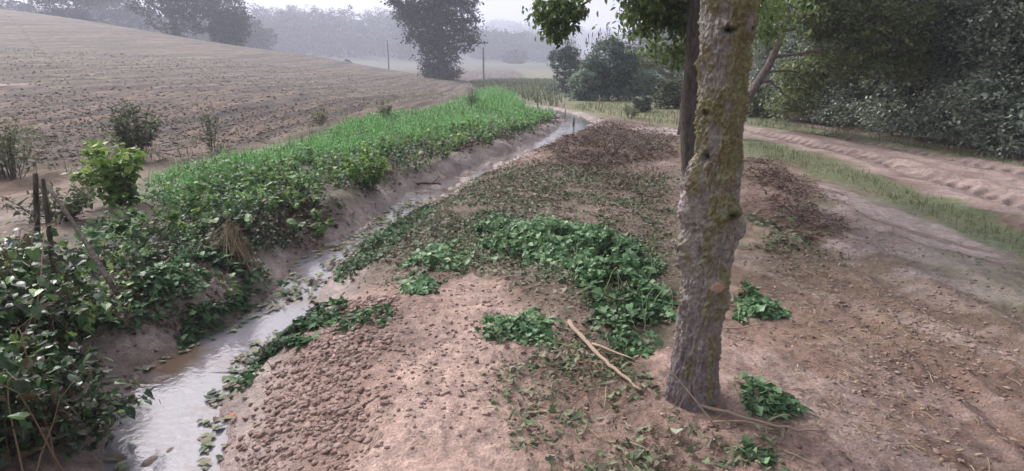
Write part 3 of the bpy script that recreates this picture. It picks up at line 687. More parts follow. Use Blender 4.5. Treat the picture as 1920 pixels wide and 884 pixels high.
# ------------------------------------------------------------------ leafy mounds (nettles)
def mound(name, zone, dens, hmax, label, seed, s0=.016, s1=.075, mat='nettle', maxn=16000):
    P = sample_zone(zone, dens*1.25, seed=seed, maxn=maxn, fade=.04)
    c = np.array(zone).mean(0)
    d, _, _ = polydist(P[:, 0], P[:, 1], list(map(tuple, zone))+[tuple(zone[0])])
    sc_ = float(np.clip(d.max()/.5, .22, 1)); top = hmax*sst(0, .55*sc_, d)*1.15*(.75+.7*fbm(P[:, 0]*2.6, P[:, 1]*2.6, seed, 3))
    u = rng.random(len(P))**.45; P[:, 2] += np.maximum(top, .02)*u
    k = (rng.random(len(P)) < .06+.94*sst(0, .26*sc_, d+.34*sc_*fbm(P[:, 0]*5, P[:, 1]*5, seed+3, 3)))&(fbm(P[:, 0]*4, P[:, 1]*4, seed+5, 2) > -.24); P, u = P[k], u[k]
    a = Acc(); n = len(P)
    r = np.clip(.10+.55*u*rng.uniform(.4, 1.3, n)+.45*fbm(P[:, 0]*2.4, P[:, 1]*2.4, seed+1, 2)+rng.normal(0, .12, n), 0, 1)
    sz = s0+(s1-s0)*rng.random(n)**1.6; pt = rng.normal(-.3, .5, n); ro = rng.normal(0, .5, n); yw = U(0, 2*pi, n)
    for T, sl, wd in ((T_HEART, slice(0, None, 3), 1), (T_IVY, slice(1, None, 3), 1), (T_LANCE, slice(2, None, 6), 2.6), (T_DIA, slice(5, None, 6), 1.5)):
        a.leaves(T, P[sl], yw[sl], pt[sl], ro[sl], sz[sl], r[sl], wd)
    # stems
    for p in P[::max(1, n//260)]:
        g = float(H(p[0], p[1])[0]); a.tube(curve([p[0]+U(-.08, .08), p[1]+U(-.08, .08), g-.01], p, 0, 5, .03), [.004, .0035, .003, .0025, .002], 4, .55)
    # pale stalks poking through and a few stray leaves round the edge
    Q = sample_zone(zone, 60, seed=seed+7, maxn=120)
    for p in Q: a.tube(curve(p+[0, 0, .0], p+[U(-.1, .1), U(-.1, .1), hmax*U(.5, 1.1)], .02, 6, .04), np.linspace(.003, .0015, 6), 4, .95)
    tag(a.build(name, M[mat]), label, 'nettles' if name == 'nettle_patch' else 'creepers', kind='stuff')
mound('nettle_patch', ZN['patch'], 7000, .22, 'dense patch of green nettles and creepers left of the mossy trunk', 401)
mound('nettle_patch', ground_pix([(1372, 540), (1400, 520), (1440, 560), (1480, 585), (1480, 612), (1420, 608), (1372, 600)]), 9000, .10, 'small green weed clump right behind the mossy trunk', 402, .03, .06)
mound('nettle_patch', ground_pix([(1370, 735), (1400, 700), (1450, 725), (1500, 755), (1520, 790), (1450, 790), (1400, 790)]), 6000, .06, 'low green weeds on the mud just right of the trunk base', 403, .03, .07)
mound('nettle_patch', ground_pix([(745, 570), (735, 520), (780, 470), (860, 450), (900, 480), (880, 512), (800, 565)]), 3000, .06, 'low leaves trailing from the nettle patch towards the stream', 404)
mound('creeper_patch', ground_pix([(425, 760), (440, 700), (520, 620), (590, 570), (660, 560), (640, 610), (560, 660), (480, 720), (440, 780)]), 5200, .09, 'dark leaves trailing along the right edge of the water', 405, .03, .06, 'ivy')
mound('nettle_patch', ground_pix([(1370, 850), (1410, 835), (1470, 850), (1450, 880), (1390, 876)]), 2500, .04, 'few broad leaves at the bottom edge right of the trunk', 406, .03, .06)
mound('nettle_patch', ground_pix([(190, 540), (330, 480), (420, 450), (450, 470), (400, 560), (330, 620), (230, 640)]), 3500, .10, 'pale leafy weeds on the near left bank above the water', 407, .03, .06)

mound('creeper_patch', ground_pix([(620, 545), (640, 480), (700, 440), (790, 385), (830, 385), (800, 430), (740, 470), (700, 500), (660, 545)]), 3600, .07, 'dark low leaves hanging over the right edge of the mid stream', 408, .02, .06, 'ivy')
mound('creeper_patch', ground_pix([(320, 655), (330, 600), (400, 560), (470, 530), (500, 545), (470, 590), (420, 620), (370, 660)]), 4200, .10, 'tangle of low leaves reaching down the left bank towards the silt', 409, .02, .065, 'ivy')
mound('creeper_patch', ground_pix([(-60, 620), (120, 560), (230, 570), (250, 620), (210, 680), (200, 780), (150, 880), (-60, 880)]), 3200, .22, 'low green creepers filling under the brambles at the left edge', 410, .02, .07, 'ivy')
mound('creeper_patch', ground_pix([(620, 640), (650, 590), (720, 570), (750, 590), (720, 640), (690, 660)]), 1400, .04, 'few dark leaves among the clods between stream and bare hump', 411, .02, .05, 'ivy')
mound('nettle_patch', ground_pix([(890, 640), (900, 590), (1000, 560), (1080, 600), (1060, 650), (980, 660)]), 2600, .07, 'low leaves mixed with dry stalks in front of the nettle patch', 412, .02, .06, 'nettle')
# ------------------------------------------------------------------ trees
def barkmat_mossy():
    m, t, b, out = nodes('mossy_bark')
    geo = N(t, 'ShaderNodeTexCoord').outputs['Object']
    a = N(t, 'ShaderNodeAttribute'); a.attribute_name = 'alb'
    n2 = noise(t, 45, 5, .7, geo); n3 = noise(t, 160, 3, .6, geo)
    f = mathn(t, 'MULTIPLY', mrange(t, n2, .3, .7, .68, 1.3), mrange(t, n3, .3, .7, .8, 1.2))
    vm = N(t, 'ShaderNodeVectorMath'); vm.operation = 'SCALE'; t.links.new(a.outputs['Color'], vm.inputs[0]); t.links.new(f, vm.inputs['Scale'])
    t.links.new(vm.outputs[0], b.inputs['Base Color']); b.inputs['Roughness'].default_value = .88; b.inputs['Specular IOR Level'].default_value = .25
    bp = N(t, 'ShaderNodeBump'); bp.inputs['Strength'].default_value = .9; bp.inputs['Distance'].default_value = .012
    t.links.new(mathn(t, 'ADD', n2, mathn(t, 'MULTIPLY', n3, .4)), bp.inputs['Height']); t.links.new(bp.outputs[0], b.inputs['Normal'])
    return m

def clumps(acc, T, ell, nclump, per, cs, s0, s1, rb=.5, rs=.2, shell=.55, droop=-.3, wide=1.):
    """leaf clumps inside ellipsoids ell = [(cx,cy,cz,rx,ry,rz)]"""
    ell = np.array(ell, float); vol = (ell[:, 3]*ell[:, 4]*ell[:, 5])**.75; k = rng.choice(len(ell), nclump, p=vol/vol.sum())
    d = rng.normal(size=(nclump, 3)); d /= np.linalg.norm(d, axis=1)[:, None]
    rad = shell+(1-shell)*rng.random(nclump)**.6
    C = ell[k, :3]+d*ell[k, 3:]*rad[:, None]
    br = rng.normal(0, .16, nclump)
    P = np.repeat(C, per, 0); n = len(P); off = rng.normal(size=(n, 3)); off[:, 2] *= .6
    P = P+off*cs*np.repeat(U(.5, 1.2, nclump), per)[:, None]
    acc.leaves(T, P, U(0, 2*pi, n), rng.normal(droop, .5, n), rng.normal(0, .5, n), U(s0, s1, n), np.clip(rb+np.repeat(br, per)+rng.normal(0, rs, n), 0, 1), wide)
    return C

def tree(name, label, cat, base, ell, tr, nclump, per, cs, s0, s1, mat, bark='darkbark', group=None, T=T_DIA, top=None, rb=.5, shell=.55, nl=None, wide=1.):
    base = np.array(base, float); root = empty(name, base); tag(root, label, cat, group)
    c = Acc(); C = clumps(c, T, ell, nclump, per, cs, s0, s1, rb=rb, shell=shell, wide=wide); c.build('crown', M[mat], root)
    t = Acc(); el = np.array(ell, float)
    if top is None: top = el[np.argmax(el[:, 2]), :3]
    ax = curve(base-[0, 0, .3], top, 0, 12, .02); t.tube(ax, np.linspace(tr, tr*.25, 12), 8, .5, .15)
    for e in el:
        i = int(np.clip(np.argmin(np.abs(ax[:, 2]-(e[2]-.7*e[5]))), 2, 9)); t.tube(curve(ax[i], e[:3], .0, 7, .04), np.linspace(tr*.5, tr*.12, 7), 5, .4, .1)
    for q in C[::max(1, len(C)//(nl or 40))]:
        e = el[np.argmin(((el[:, :3]-q)**2).sum(1))]; t.tube(curve(e[:3]-[0, 0, .3*e[5]], q, 0, 5, .05), np.linspace(tr*.16, tr*.04, 5), 4, .6)
    t.build('trunk', M[bark], root, True); return root

# ---- mossy trunk in the foreground
def foreground_tree():
    b0 = gp(1300, 762, False); Y0 = b0[1]+.10
    root = empty('mossy_tree', (b0[0], Y0, b0[2])); tag(root, 'thick mossy tree trunk with knots and a pale scar, nearest on the right', 'tree')
    prof = [(790, 1232, 1362), (760, 1240, 1350), (720, 1248, 1345), (680, 1254, 1347), (620, 1262, 1355), (560, 1268, 1364), (520, 1274, 1370), (480, 1278, 1376), (440, 1282, 1382), (400, 1286, 1387), (350, 1292, 1391), (300, 1299, 1394), (250, 1302, 1397), (200, 1304, 1400), (150, 1306, 1404), (100, 1308, 1409), (50, 1309, 1415), (0, 1310, 1421), (-60, 1311, 1428)]
    zs, xs, rs = [], [], []
    for py, l, r in prof:
        p = at((l+r)/2, py, Y0); a_ = at(l, py, Y0); b_ = at(r, py, Y0); zs.append(p[2]); xs.append(p[0]); rs.append((b_[0]-a_[0])/2*.985)
    zs = np.array(zs); xs = np.array(xs); rs = np.array(rs)
    zz = np.concatenate([[zs[0]-.12], zs, [2.6, 3.3]]); xx = np.concatenate([[xs[0]], xs, [xs[-1]+.02, xs[-1]+.02]]); rr = np.concatenate([[rs[0]*1.25], rs, [rs[-1]*.95, rs[-1]*.85]])
    nz, na = 620, 240
    z = np.linspace(zz[0], zz[-1], nz); cx_ = np.interp(z, zz, xx); cr_ = np.interp(z, zz, rr)
    for _ in range(12): cr_[1:-1] = (cr_[:-2]+cr_[2:])/2*.5+cr_[1:-1]*.5
    cr_ = cr_*.965-.006-.010*sst(.25, .7, z-zz[0])
    th = np.linspace(0, 2*pi, na, endpoint=False)
    Z, TH = np.meshgrid(z, th, indexing='ij'); R = np.repeat(cr_[:, None], na, 1)
    ca, sa = np.cos(TH), np.sin(TH)     # th=-pi/2 faces the camera
    px_, py_ = ca*2.4, sa*2.4
    hgt = Z-zz[0]
    low = sst(1.1, .3, hgt)
    # periodic bark noise: sample on a cylinder through two planes
    def cn(fa, fz, seed, o=4):
        wa, wb = np.abs(sa)**4, np.abs(ca)**4; k = .14*fa
        return (wa*fbm(ca*k+5*seed, Z*fz+np.sign(sa)*31, seed, o)+wb*fbm(sa*k-3*seed, Z*fz+np.sign(ca)*57, seed+9, o))/np.sqrt(wa*wa+wb*wb)
    ridge = 1-np.abs(cn(55, 11, 101, 3))*3.2
    fine = cn(130, 100, 103, 3)
    flut = np.cos(TH*5+.7+1.5*vn(Z*1.2, Z*0, 6))*.05+np.cos(TH*3+2)*.04
    R = R*(1+flut*(.3+.7*low))
    R = R+.0065*np.clip(ridge, -1, 1)*(.45+.8*low)+.0045*fine+.006*cn(60, 50, 109, 3)+.010*cn(14, 10, 107, 3)
    tflake = cn(80, 60, 113, 2); R = R+.006*sst(.05, .12, tflake)*(1-low)
    # root flare
    R = R*(1+.30*np.exp(-hgt/.13)*(.55+.6*np.cos(TH*4+1)+.3*np.cos(TH*7+2)))
    # knots: (px, py, size, height, pit)
    pale = np.zeros_like(Z); darkm = np.zeros_like(Z); cut = np.zeros_like(Z)
    def spot(px, py):
        p = at(px, py, Y0); c = np.interp(p[2], z, cx_); r = np.interp(p[2], z, cr_); return p[2], -math.acos(np.clip((p[0]-c)/r, -.999, .999))
    def dist(px, py, sx, sz):
        zk, tk = spot(px, py); dt = (TH-tk+pi) % (2*pi)-pi; return ((dt*np.interp(zk, z, cr_)/sx)**2+((Z-zk)/sz)**2), zk, tk
    for px, py, sx, sz, hh, pit in [(1352, 60, .045, .035, .040, .060), (1268, 470, .045, .075, .065, .03), (1380, 428, .04, .05, .060, .02), (1350, 392, .055, .045, .045, .012),
                                    (1292, 385, .06, .13, .045, 0), (1300, 330, .05, .07, .040, .02), (1360, 330, .05, .04, .02, 0), (1370, 200, .05, .05, .015, 0), (1320, 210, .04, .03, .018, .012), (1345, 560, .06, .05, .018, 0), (1328, 522, .040, .034, .038, .0), (1318, 290, .03, .045, .014, .04), (1350, 405, .07, .012, -.018, 0),
                                    (1300, 120, .03, .03, .012, 0), (1398, 55, .035, .03, .018, .01), (1345, 165, .05, .02, .01, 0), (1310, 640, .06, .06, .014, 0), (1285, 560, .03, .04, .016, 0)]:
        d2, zk, tk = dist(px, py, sx, sz); R = R+hh*np.exp(-d2)
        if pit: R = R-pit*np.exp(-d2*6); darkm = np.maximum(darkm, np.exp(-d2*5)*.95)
        if (px, py) == (1328, 522):
            R = np.where(d2 < .55, np.minimum(R, np.interp(zk, z, cr_)+.034), R); cut = sst(.62, .45, d2)
    # pale torn scar on the left flank
    d2, _, _ = dist(1300, 350, .03, .12); R = R-.012*np.exp(-d2); pale = np.maximum(pale, sst(1.3, .5, d2+.5*cn(40, 22, 121, 3)))
    d2, _, _ = dist(1284, 400, .018, .07); R = R+.02*np.exp(-d2); pale = np.maximum(pale, sst(1.3, .5, d2+.5*cn(40, 22, 122, 3)))
    X = cx_[:, None]+R*ca; Yv = Y0+R*sa*1.0
    V = np.stack([X.ravel(), Yv.ravel(), Z.ravel()], 1)
    # colour: grey bark, lichen flecks, yellow-green moss on the upper and right side
    alb = np.tile(L(.235, .20, .185), (len(V), 1)).reshape(nz, na, 3)
    def mix(m, c):
        nonlocal alb
        alb = alb*(1-m[..., None])+np.array(c)*m[..., None]
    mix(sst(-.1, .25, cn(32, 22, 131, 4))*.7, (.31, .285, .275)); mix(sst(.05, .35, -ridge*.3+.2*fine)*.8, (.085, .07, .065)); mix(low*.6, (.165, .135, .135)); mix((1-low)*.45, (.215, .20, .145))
    mix(sst(.12, .2, cn(70, 60, 133, 3))*.55*(1-low), (.33, .33, .29))
    mm = cn(14, 9, 135, 5)*1.1+.40*np.exp(-((ca-.3)/.5)**2)*(sa < .3)+.22*sst(.35, 1.0, hgt)+.16*sst(1.25, 1.6, hgt)+.2*ca*sst(1.5, 1.8, hgt)-.36+.35*cn(60, 50, 136, 3)
    mix(sst(-.08, .20, mm)*.8, (.25, .23, .135)); mix(sst(.10, .45, mm)*.65, (.20, .205, .085)); mix(sst(.1, .3, cn(35, 30, 137, 3))*sst(.0, .2, mm)*.6, (.17, .13, .06))
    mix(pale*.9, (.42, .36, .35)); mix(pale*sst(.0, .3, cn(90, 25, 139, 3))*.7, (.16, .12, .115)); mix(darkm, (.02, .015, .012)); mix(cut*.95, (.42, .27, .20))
    Rm = sst(-.02, .3, mm)*.006; V = np.stack([(cx_[:, None]+(R+Rm*(1+2*fine))*ca).ravel(), (Y0+(R+Rm*(1+2*fine))*sa).ravel(), Z.ravel()], 1)
    i = np.arange(nz-1)[:, None]*na; j = np.arange(na)[None]; jn = (j+1) % na
    q = np.stack([i+j, i+jn, i+na+jn, i+na+j], -1).reshape(-1, 4)
    linkmesh('trunk', V, [q], [barkmat_mossy()], root, True, dict(alb=alb.reshape(-1, 3)))
    top = np.array([xx[-1], Y0, 3.2]); l = Acc(); ends = []
    for k in range(7):
        an = k*2*pi/7+.4; e = top+[cos(an)*U(1.0, 1.8), sin(an)*U(1, 1.6), U(.7, 1.9)]; l.tube(curve(top-[0, 0, .15], e, .1, 9, .03), np.linspace(.10, .02, 9), 8, .5, .1); ends.append(e)
    l.build('limb', M['bark'], root, True)
    c = Acc(); clumps(c, T_DIA, [(e[0], e[1], e[2]+.1, .9, .9, .6) for e in ends]+[(top[0], top[1], 5.2, 1.2, 1.2, .8)], 130, 55, .2, .06, .10); c.build('crown', M['crown'], root)
    # shoots of moss and twigs at the root
    return b0, Y0
FB, FY = foreground_tree()

# ---- slim dark tree close behind, its sprays hang into the picture
def slim_tree():
    b = gp(1312, 392, False); Y = b[1]
    root = empty('slim_tree', b); tag(root, 'slim dark trunk just behind the mossy trunk, leafy sprays hanging above', 'tree')
    t = Acc(); path = [b-[0, 0, .2], at(1299, 345, Y), at(1293, 270, Y), at(1292, 200, Y), at(1300, 110, Y), at(1303, 20, Y), at(1305, -80, Y), at(1310, -220, Y), at(1300, -380, Y)]
    s = np.linspace(0, len(path)-1, 40); pa = np.array([np.interp(s, range(len(path)), np.array(path)[:, k]) for k in range(3)]).T
    t.tube(pa, np.interp(np.arange(40), [0, 4, 39], [.15, .112, .055]), 12, .4, .12)
    el = []
    for px, py, dY, rx, rz in [(1050, 10, -.4, .28, .18), (1040, 45, -.4, .20, .16), (1020, 15, -.5, .14, .10), (1180, -60, .3, .6, .3), (1265, 30, .6, .30, .26), (1240, -5, .4, .5, .25), (1275, 95, .8, .14, .22), (1225, 20, .6, .3, .16), (1330, -120, .0, .8, .5), (1100, -160, 0, .9, .4), (1450, -100, .5, .7, .4), (1300, -300, 0, 1.1, .6), (1150, -70, -.2, .4, .12), (1235, 75, 1.0, .2, .22), (1290, 60, .5, .2, .3), (1200, 40, .8, .25, .14), (1350, 20, 1.2, .5, .3), (1440, 30, 1.5, .5, .35)]:
        p = at(px, py, Y+dY); el.append((p[0], p[1], p[2], rx, rx, rz))
    for e in el:
        i = int(np.clip(np.argmin(np.abs(pa[:, 2]-(e[2]+.25))), 22, 38)); t.tube(curve(pa[i], np.array(e[:3])+[0, 0, .05], .12, 12, .03), np.linspace(.03, .006, 12), 5, .4)
    p = at(1130, -30, Y-.3); t.tube(curve(at(1180, -80, Y), at(1075, 22, Y-.4), .05, 10, .02), np.linspace(.012, .004, 10), 5, .5)
    t.build('trunk', M['darkbark'], root, True)
    c = Acc(); 
    clumps(c, T_LANCE, el[:3], 75, 18, .06, .05, .085, shell=.1, wide=2.0, droop=-.7, rb=.55)
    clumps(c, T_LANCE, el[4:8], 150, 26, .08, .05, .09, shell=.1, wide=2.0, droop=-.6, rb=.7)
    clumps(c, T_LANCE, [el[3]]+el[8:], 300, 40, .15, .06, .10, shell=.3, wide=2.0, droop=-.6, rb=.7)
    c.build('crown', M['crown'], root)
slim_tree()

# ---- leaning tree further back, right of the trunk
def leaning_tree():
    b = gp(1372, 262, False); Y = b[1]
    root = empty('leaning_tree', b); tag(root, 'grey tree leaning right behind the mossy trunk with an olive green crown', 'tree')
    t = Acc(); path = [b-[0, 0, .2], at(1384, 220, Y), at(1409, 175, Y), at(1443, 120, Y), at(1468, 60, Y), at(1482, 0, Y), at(1500, -90, Y), at(1530, -220, Y)]
    s = np.linspace(0, len(path)-1, 36); pa = np.array([np.interp(s, range(len(path)), np.array(path)[:, k]) for k in range(3)]).T
    t.tube(pa, np.interp(np.arange(36), [0, 5, 35], [.15, .105, .045]), 12, .2, .1)
    t.tube(curve(at(1474, 45, Y), at(1560, 15, Y+.2), .0, 8, .01), np.linspace(.05, .015, 8), 6, .6)
    el = []
    for px, py, dY, rx, rz in [(1560, 20, .3, .9, .5), (1650, 40, .2, 1.1, .7), (1600, 110, .5, 1.0, .5), (1510, 140, 1.2, .6, .5), (1700, 110, .3, .6, .5), (1440, 10, .8, .5, .35), (1520, -80, 0, 1.3, .6), (1650, -120, 0, 1.4, .8), (1400, -80, .6, .9, .4), (1490, 190, 1.8, .6, .45), (1540, 60, .5, .5, .3)]:
        p = at(px, py, Y+dY); el.append((p[0], p[1], p[2], rx, rx*.8, rz))
    for e in el:
        i = int(np.clip(np.argmin(np.abs(pa[:, 2]-e[2])), 12, 33)); t.tube(curve(pa[i], e[:3], .1, 10, .03), np.linspace(.04, .01, 10), 5, .5)
    t.build('trunk', M['bark'], root, True)
    c = Acc(); clumps(c, T_DIA, el, 1100, 34, .15, .07, .12, shell=.25, rb=.65); c.build('crown', M['hedge2'], root)
leaning_tree()

# ---- hedge trees along the track
hz = [(1432, 212, 1.7, 4.6, 'tall grey-green hedge tree at the far end of the muddy track'),
      (1500, 232, 1.5, 4.2, 'dark hedge tree second from the far end of the track'),
      (1580, 244, 1.7, 5.0, 'dark bushy hedge tree behind the olive crown of the leaning tree'),
      (1680, 258, 1.7, 5.4, 'dense dark hedge tree in the middle of the row by the track'),
      (1790, 276, 1.6, 5.2, 'broad dark hedge tree next to nearest in the row by the track'),
      (1910, 302, 1.5, 5.0, 'nearest hedge tree at the right edge beside the tyre tracks')]
for k, (px, py, rw, ht, lab) in enumerate(hz):
    b = gp(px, py, False); b[0] += .9*rw; b[1] += .9*rw
    b[2] = H(b[0], b[1], False)[0]
    ell = [(b[0], b[1], .55*ht, rw, rw, .5*ht)]
    for q in range(9):
        an = U(0, 2*pi); ell.append((b[0]+cos(an)*rw*.85, b[1]+sin(an)*rw*.85, U(.12, 1.0)*ht, rw*U(.35, .55), rw*U(.35, .55), rw*U(.3, .5)))
    ell.append((b[0]-.4*rw, b[1]-.5*rw, .45, rw*.8, rw*.8, .5))
    tree('hedge_tree', lab, 'tree', b, ell, .14, 1300, 30, .16, .065, .115, 'hedge', group='hedge trees along the muddy track', rb=.68, shell=.72)
# a second row closes the view behind
for k, (px, Y) in enumerate([(1440, 27), (1600, 22), (1760, 18), (1930, 15)]):
    p = at(px, 200, Y); b = np.array([p[0]+1.5, Y, 0.]); b[2] = H(b[0], b[1], False)[0]
    ell = [(b[0], b[1], 4.0, 2.4, 2.0, 3.6)]+[(b[0]+U(-2, 2), b[1]+U(-1, 1), U(1, 7), 1.2, 1.2, 1.0) for q in range(8)]
    tree('tall_tree', ['tall tree behind the far end of the hedge', 'tall tree behind the hedge, right of the leaning trunk', 'tall tree rising behind the middle of the dark hedge', 'tall tree behind the hedge at the right edge'][k], 'tree', b, ell, .2, 900, 26, .25, .10, .18, 'hedge', group='tall trees behind the hedge', rb=.75, shell=.7)

# ---- bushes in the middle distance
def bush(name, label, px, py, wpx, hpx, n, s0, s1, mat, spikes=0, group=None, rb=.5):
    b = gp(px, py, False); Y = b[1]; rw = wpx/F*Y/2; h = hpx/F*Y
    ell = [(b[0], b[1]+rw*.6, h*.55, rw*.85, rw*.8, h*.42)]
    for q in range(11): ell.append((b[0]+U(-.75, .75)*rw, b[1]+rw*.6+U(-.6, .6)*rw, U(.2, .85)*h, rw*U(.25, .42), rw*U(.25, .4), h*U(.14, .24)))
    for q in range(5): ell.append((b[0]+(-.8+.4*q)*rw, b[1]+rw*.35, h*.15, rw*.34, rw*.4, h*.17))
    ell = [(e[0], e[1], e[2]+b[2], *e[3:]) for e in ell]
    r = tree(name, label, 'bush', b+[0, rw*.6, 0], ell, max(.03, rw*.05), n//26, 26, rw*.09, s0, s1, mat, rb=rb, shell=.7, group=group, nl=30)
    if spikes:
        for i in range(spikes):
            x = b[0]+U(-.8, .8)*rw; y = b[1]+rw*.6+U(-.4, .4)*rw; z0 = b[2]+h*(.5+.5*math.sqrt(max(.05, 1-((x-b[0])/rw)**2))); hh = U(.05, .15)*h
            t = Acc(); t.tube(curve([x, y, z0-.1], [x+U(-.06, .06), y, z0+hh], 0, 5, .01), np.array([.008, .008, .010, .026, .008]), 5, .3); t.build('seed_spike', M['farleaf'], r)
    return r
bush('buddleia_bush', 'large dark round bush with upright seed spikes beyond the stream bend', 1146, 190, 118, 118, 15000, .10, .19, 'bluebush', 26, rb=.3)
bush('grey_bush', 'greyer spiky bush left of the large round bush', 1068, 178, 74, 88, 8000, .10, .2, 'bluebush', 16, rb=.2)
bush('pale_bush', 'pale bluish low bush in front of the two spiky bushes', 1098, 190, 66, 56, 5000, .08, .16, 'bluebush', 0, rb=.85)
bush('dark_shrub', 'small dark shrub alone on the grass right of the large bush', 1207, 211, 36, 30, 1600, .08, .15, 'hedge', 0, rb=.5)
bush('green_shrub', 'mid green shrub behind the small dark shrub', 1215, 190, 70, 58, 4500, .08, .16, 'bluebush', 0, rb=.7)
bush('olive_shrub', 'yellowish olive shrub left of the slim dark trunk', 1262, 205, 60, 52, 4500, .07, .14, 'weed', 0, rb=.5)
bush('olive_tree', 'loose olive tree in haze behind the slim trunk', 1245, 185, 110, 110, 9000, .10, .19, 'hedge2', 0, rb=.6)
bush('green_shrub', 'low leafy shrub beneath the leaning trunk', 1440, 222, 80, 60, 5000, .07, .13, 'hedge2', 0, rb=.45)

# ---- big ivy-clad tree in the haze
def far_tree():
    Y = 84; b = at(828, 150, Y); b[2] = H(b[0], b[1], False)[0]
    k = Y/F
    def e(px, py, rx, rz): p = at(px, py, Y); return (p[0], p[1], p[2], rx*k, rx*k*.9, rz*k)
    el = [e(826, 135, 36, 20), e(822, 112, 38, 24), e(818, 85, 36, 26), e(815, 50, 48, 30), e(800, 25, 50, 28), e(845, 20, 45, 30), e(770, 20, 30, 18), e(780, 70, 22, 12), e(872, 60, 24, 16), e(892, 74, 14, 7), e(745, 5, 18, 12), e(862, 90, 18, 10),
          e(815, -30, 70, 35), e(870, -15, 30, 28), e(760, -25, 40, 25), e(820, -75, 50, 35), e(765, 45, 14, 8), e(885, 40, 12, 8)]
    tree('ivy_clad_tree', 'tall ivy-clad tree standing alone in the haze at the field edge', 'tree', b, el, .6, 1150, 24, .5, .25, .5, 'farleaf', top=np.array(el[12][:3]), shell=.35, rb=.4)
far_tree()
def hazetree(name, label, px, py, Y, wpx, hpx, n, group=None, mat='farleaf', conifer=False, s=None, rb=.5):
    b = at(px, py, Y); b[2] = H(b[0], b[1], False)[0]; k = Y/F; top = at(px, py-hpx, Y)[2]; h = top-b[2]; rw = wpx*k/2; el = []
    if conifer:
        for q in np.linspace(.12, .97, 9): el.append((b[0]+U(-.05, .05)*rw, b[1], b[2]+q*h, rw*(1.05-q), rw*(1.05-q), h*.07))
    else:
        el = [(b[0], b[1], b[2]+h*.6, rw*.72, rw*.7, h*.36)]
        el.append((b[0], b[1], b[2]+h*.22, rw*.7, rw*.6, h*.22))
        for q in range(12): el.append((b[0]+U(-.8, .8)*rw, b[1]+U(-.5, .5)*rw, b[2]+h*U(.18, .92), rw*U(.22, .42), rw*U(.2, .4), h*U(.08, .16)))
    s = s or Y*.0045
    return tree(name, label, 'tree', b, el, rw*.09, n//20, 20, rw*.09, s*.7, s*1.3, mat, group=group, shell=.6, rb=rb, nl=24)
g = 'trees beyond the brow of the field'
hazetree('field_tree', 'large broad tree beyond the brow of the field, crown cut by the top edge', 335, 75, 118, 160, 200, 12000, g)
hazetree('field_tree', 'broad tree with lobed outline beside it, rightmost of the pair on the brow', 430, 88, 125, 110, 112, 8000, g)
hazetree('field_tree', 'hazier tree cut by the top edge near the left corner', 125, 40, 150, 130, 90, 7000, g)
hazetree('field_tree', 'pale hazy tree between the corner tree and the large broad tree', 225, 62, 190, 110, 80, 5000, g)
hazetree('field_tree', 'small pale round tree right of the pair on the brow', 485, 96, 210, 76, 62, 4000, g)
hazetree('field_tree', 'faint tree at the very left end of the skyline', 30, 30, 190, 90, 50, 3000, g)
g = 'standout trees of the misty wood'
hazetree('conifer', 'pointed conifer standing above the misty wood', 562, 100, 330, 40, 78, 2500, g, conifer=True)
hazetree('wood_tree', 'round-topped tree above the misty wood right of the conifer', 597, 100, 340, 34, 70, 2000, g)
hazetree('wood_tree', 'spreading bare-topped tree left of the pointed conifer', 530, 98, 330, 50, 60, 2500, g)
hazetree('wood_tree', 'dark round tree in the valley right of the far pole', 968, 128, 300, 44, 34, 2500, g)
hazetree('wood_tree', 'small lone bush on the pale slope under the wood', 651, 121, 150, 12, 9, 500, g)
hazetree('wood_tree', 'faint conifer in the haze above the olive tree', 1212, 120, 300, 46, 58, 2500, g, conifer=True)

# ---- misty wood on the slope and woods of the far hill
def wood(label, line, n, Y0, Y1, h0, h1, s):
    a = Acc(); el = []; line = np.array(line, float)
    for i in range(n):
        px = U(line[0, 0], line[-1, 0]); Y = U(Y0, Y1); p = at(px, np.interp(px, line[:, 0], line[:, 1]), Y); z = H(p[0], p[1], False)[0]; h = U(h0, h1); rw = h*U(.28, .42)
        el.append((p[0], p[1], z+h*.5, rw, rw, h*.5)); el.append((p[0]+U(-.5, .5)*rw, p[1], z+h*.85, rw*.45, rw*.45, h*.2))
        a.tube([[p[0], p[1], z-.5], [p[0], p[1], z+h*.6]], [h*.02, h*.01], 5, .2)
    clumps(a, T_DIA, el, n*34, 22, s*1.1, s*.6, s*1.3, shell=.7); o = a.build('misty_wood', M['farleaf']); tag(o, label, 'wood', kind='stuff')
wood('wood fading into mist on the slope beyond the field', [(480, 95), (800, 100)], 120, 320, 430, 13, 25, 1.0)
wood('faint wood in the valley right of the lone tree', [(850, 128), (1060, 122)], 60, 360, 460, 9, 15, 1.8)
wood('very faint wood covering the far hill', [(700, 90), (1400, 80)], 200, 760, 1050, 14, 24, 2.6)
wood('misty trees beyond the brow of the field at the left', [(-100, 30), (480, 90)], 60, 230, 300, 10, 16, 1.5)
wood('hazy trees behind the bushes and the slim trunk', [(1180, 130), (1420, 130)], 40, 120, 220, 9, 14, .8)

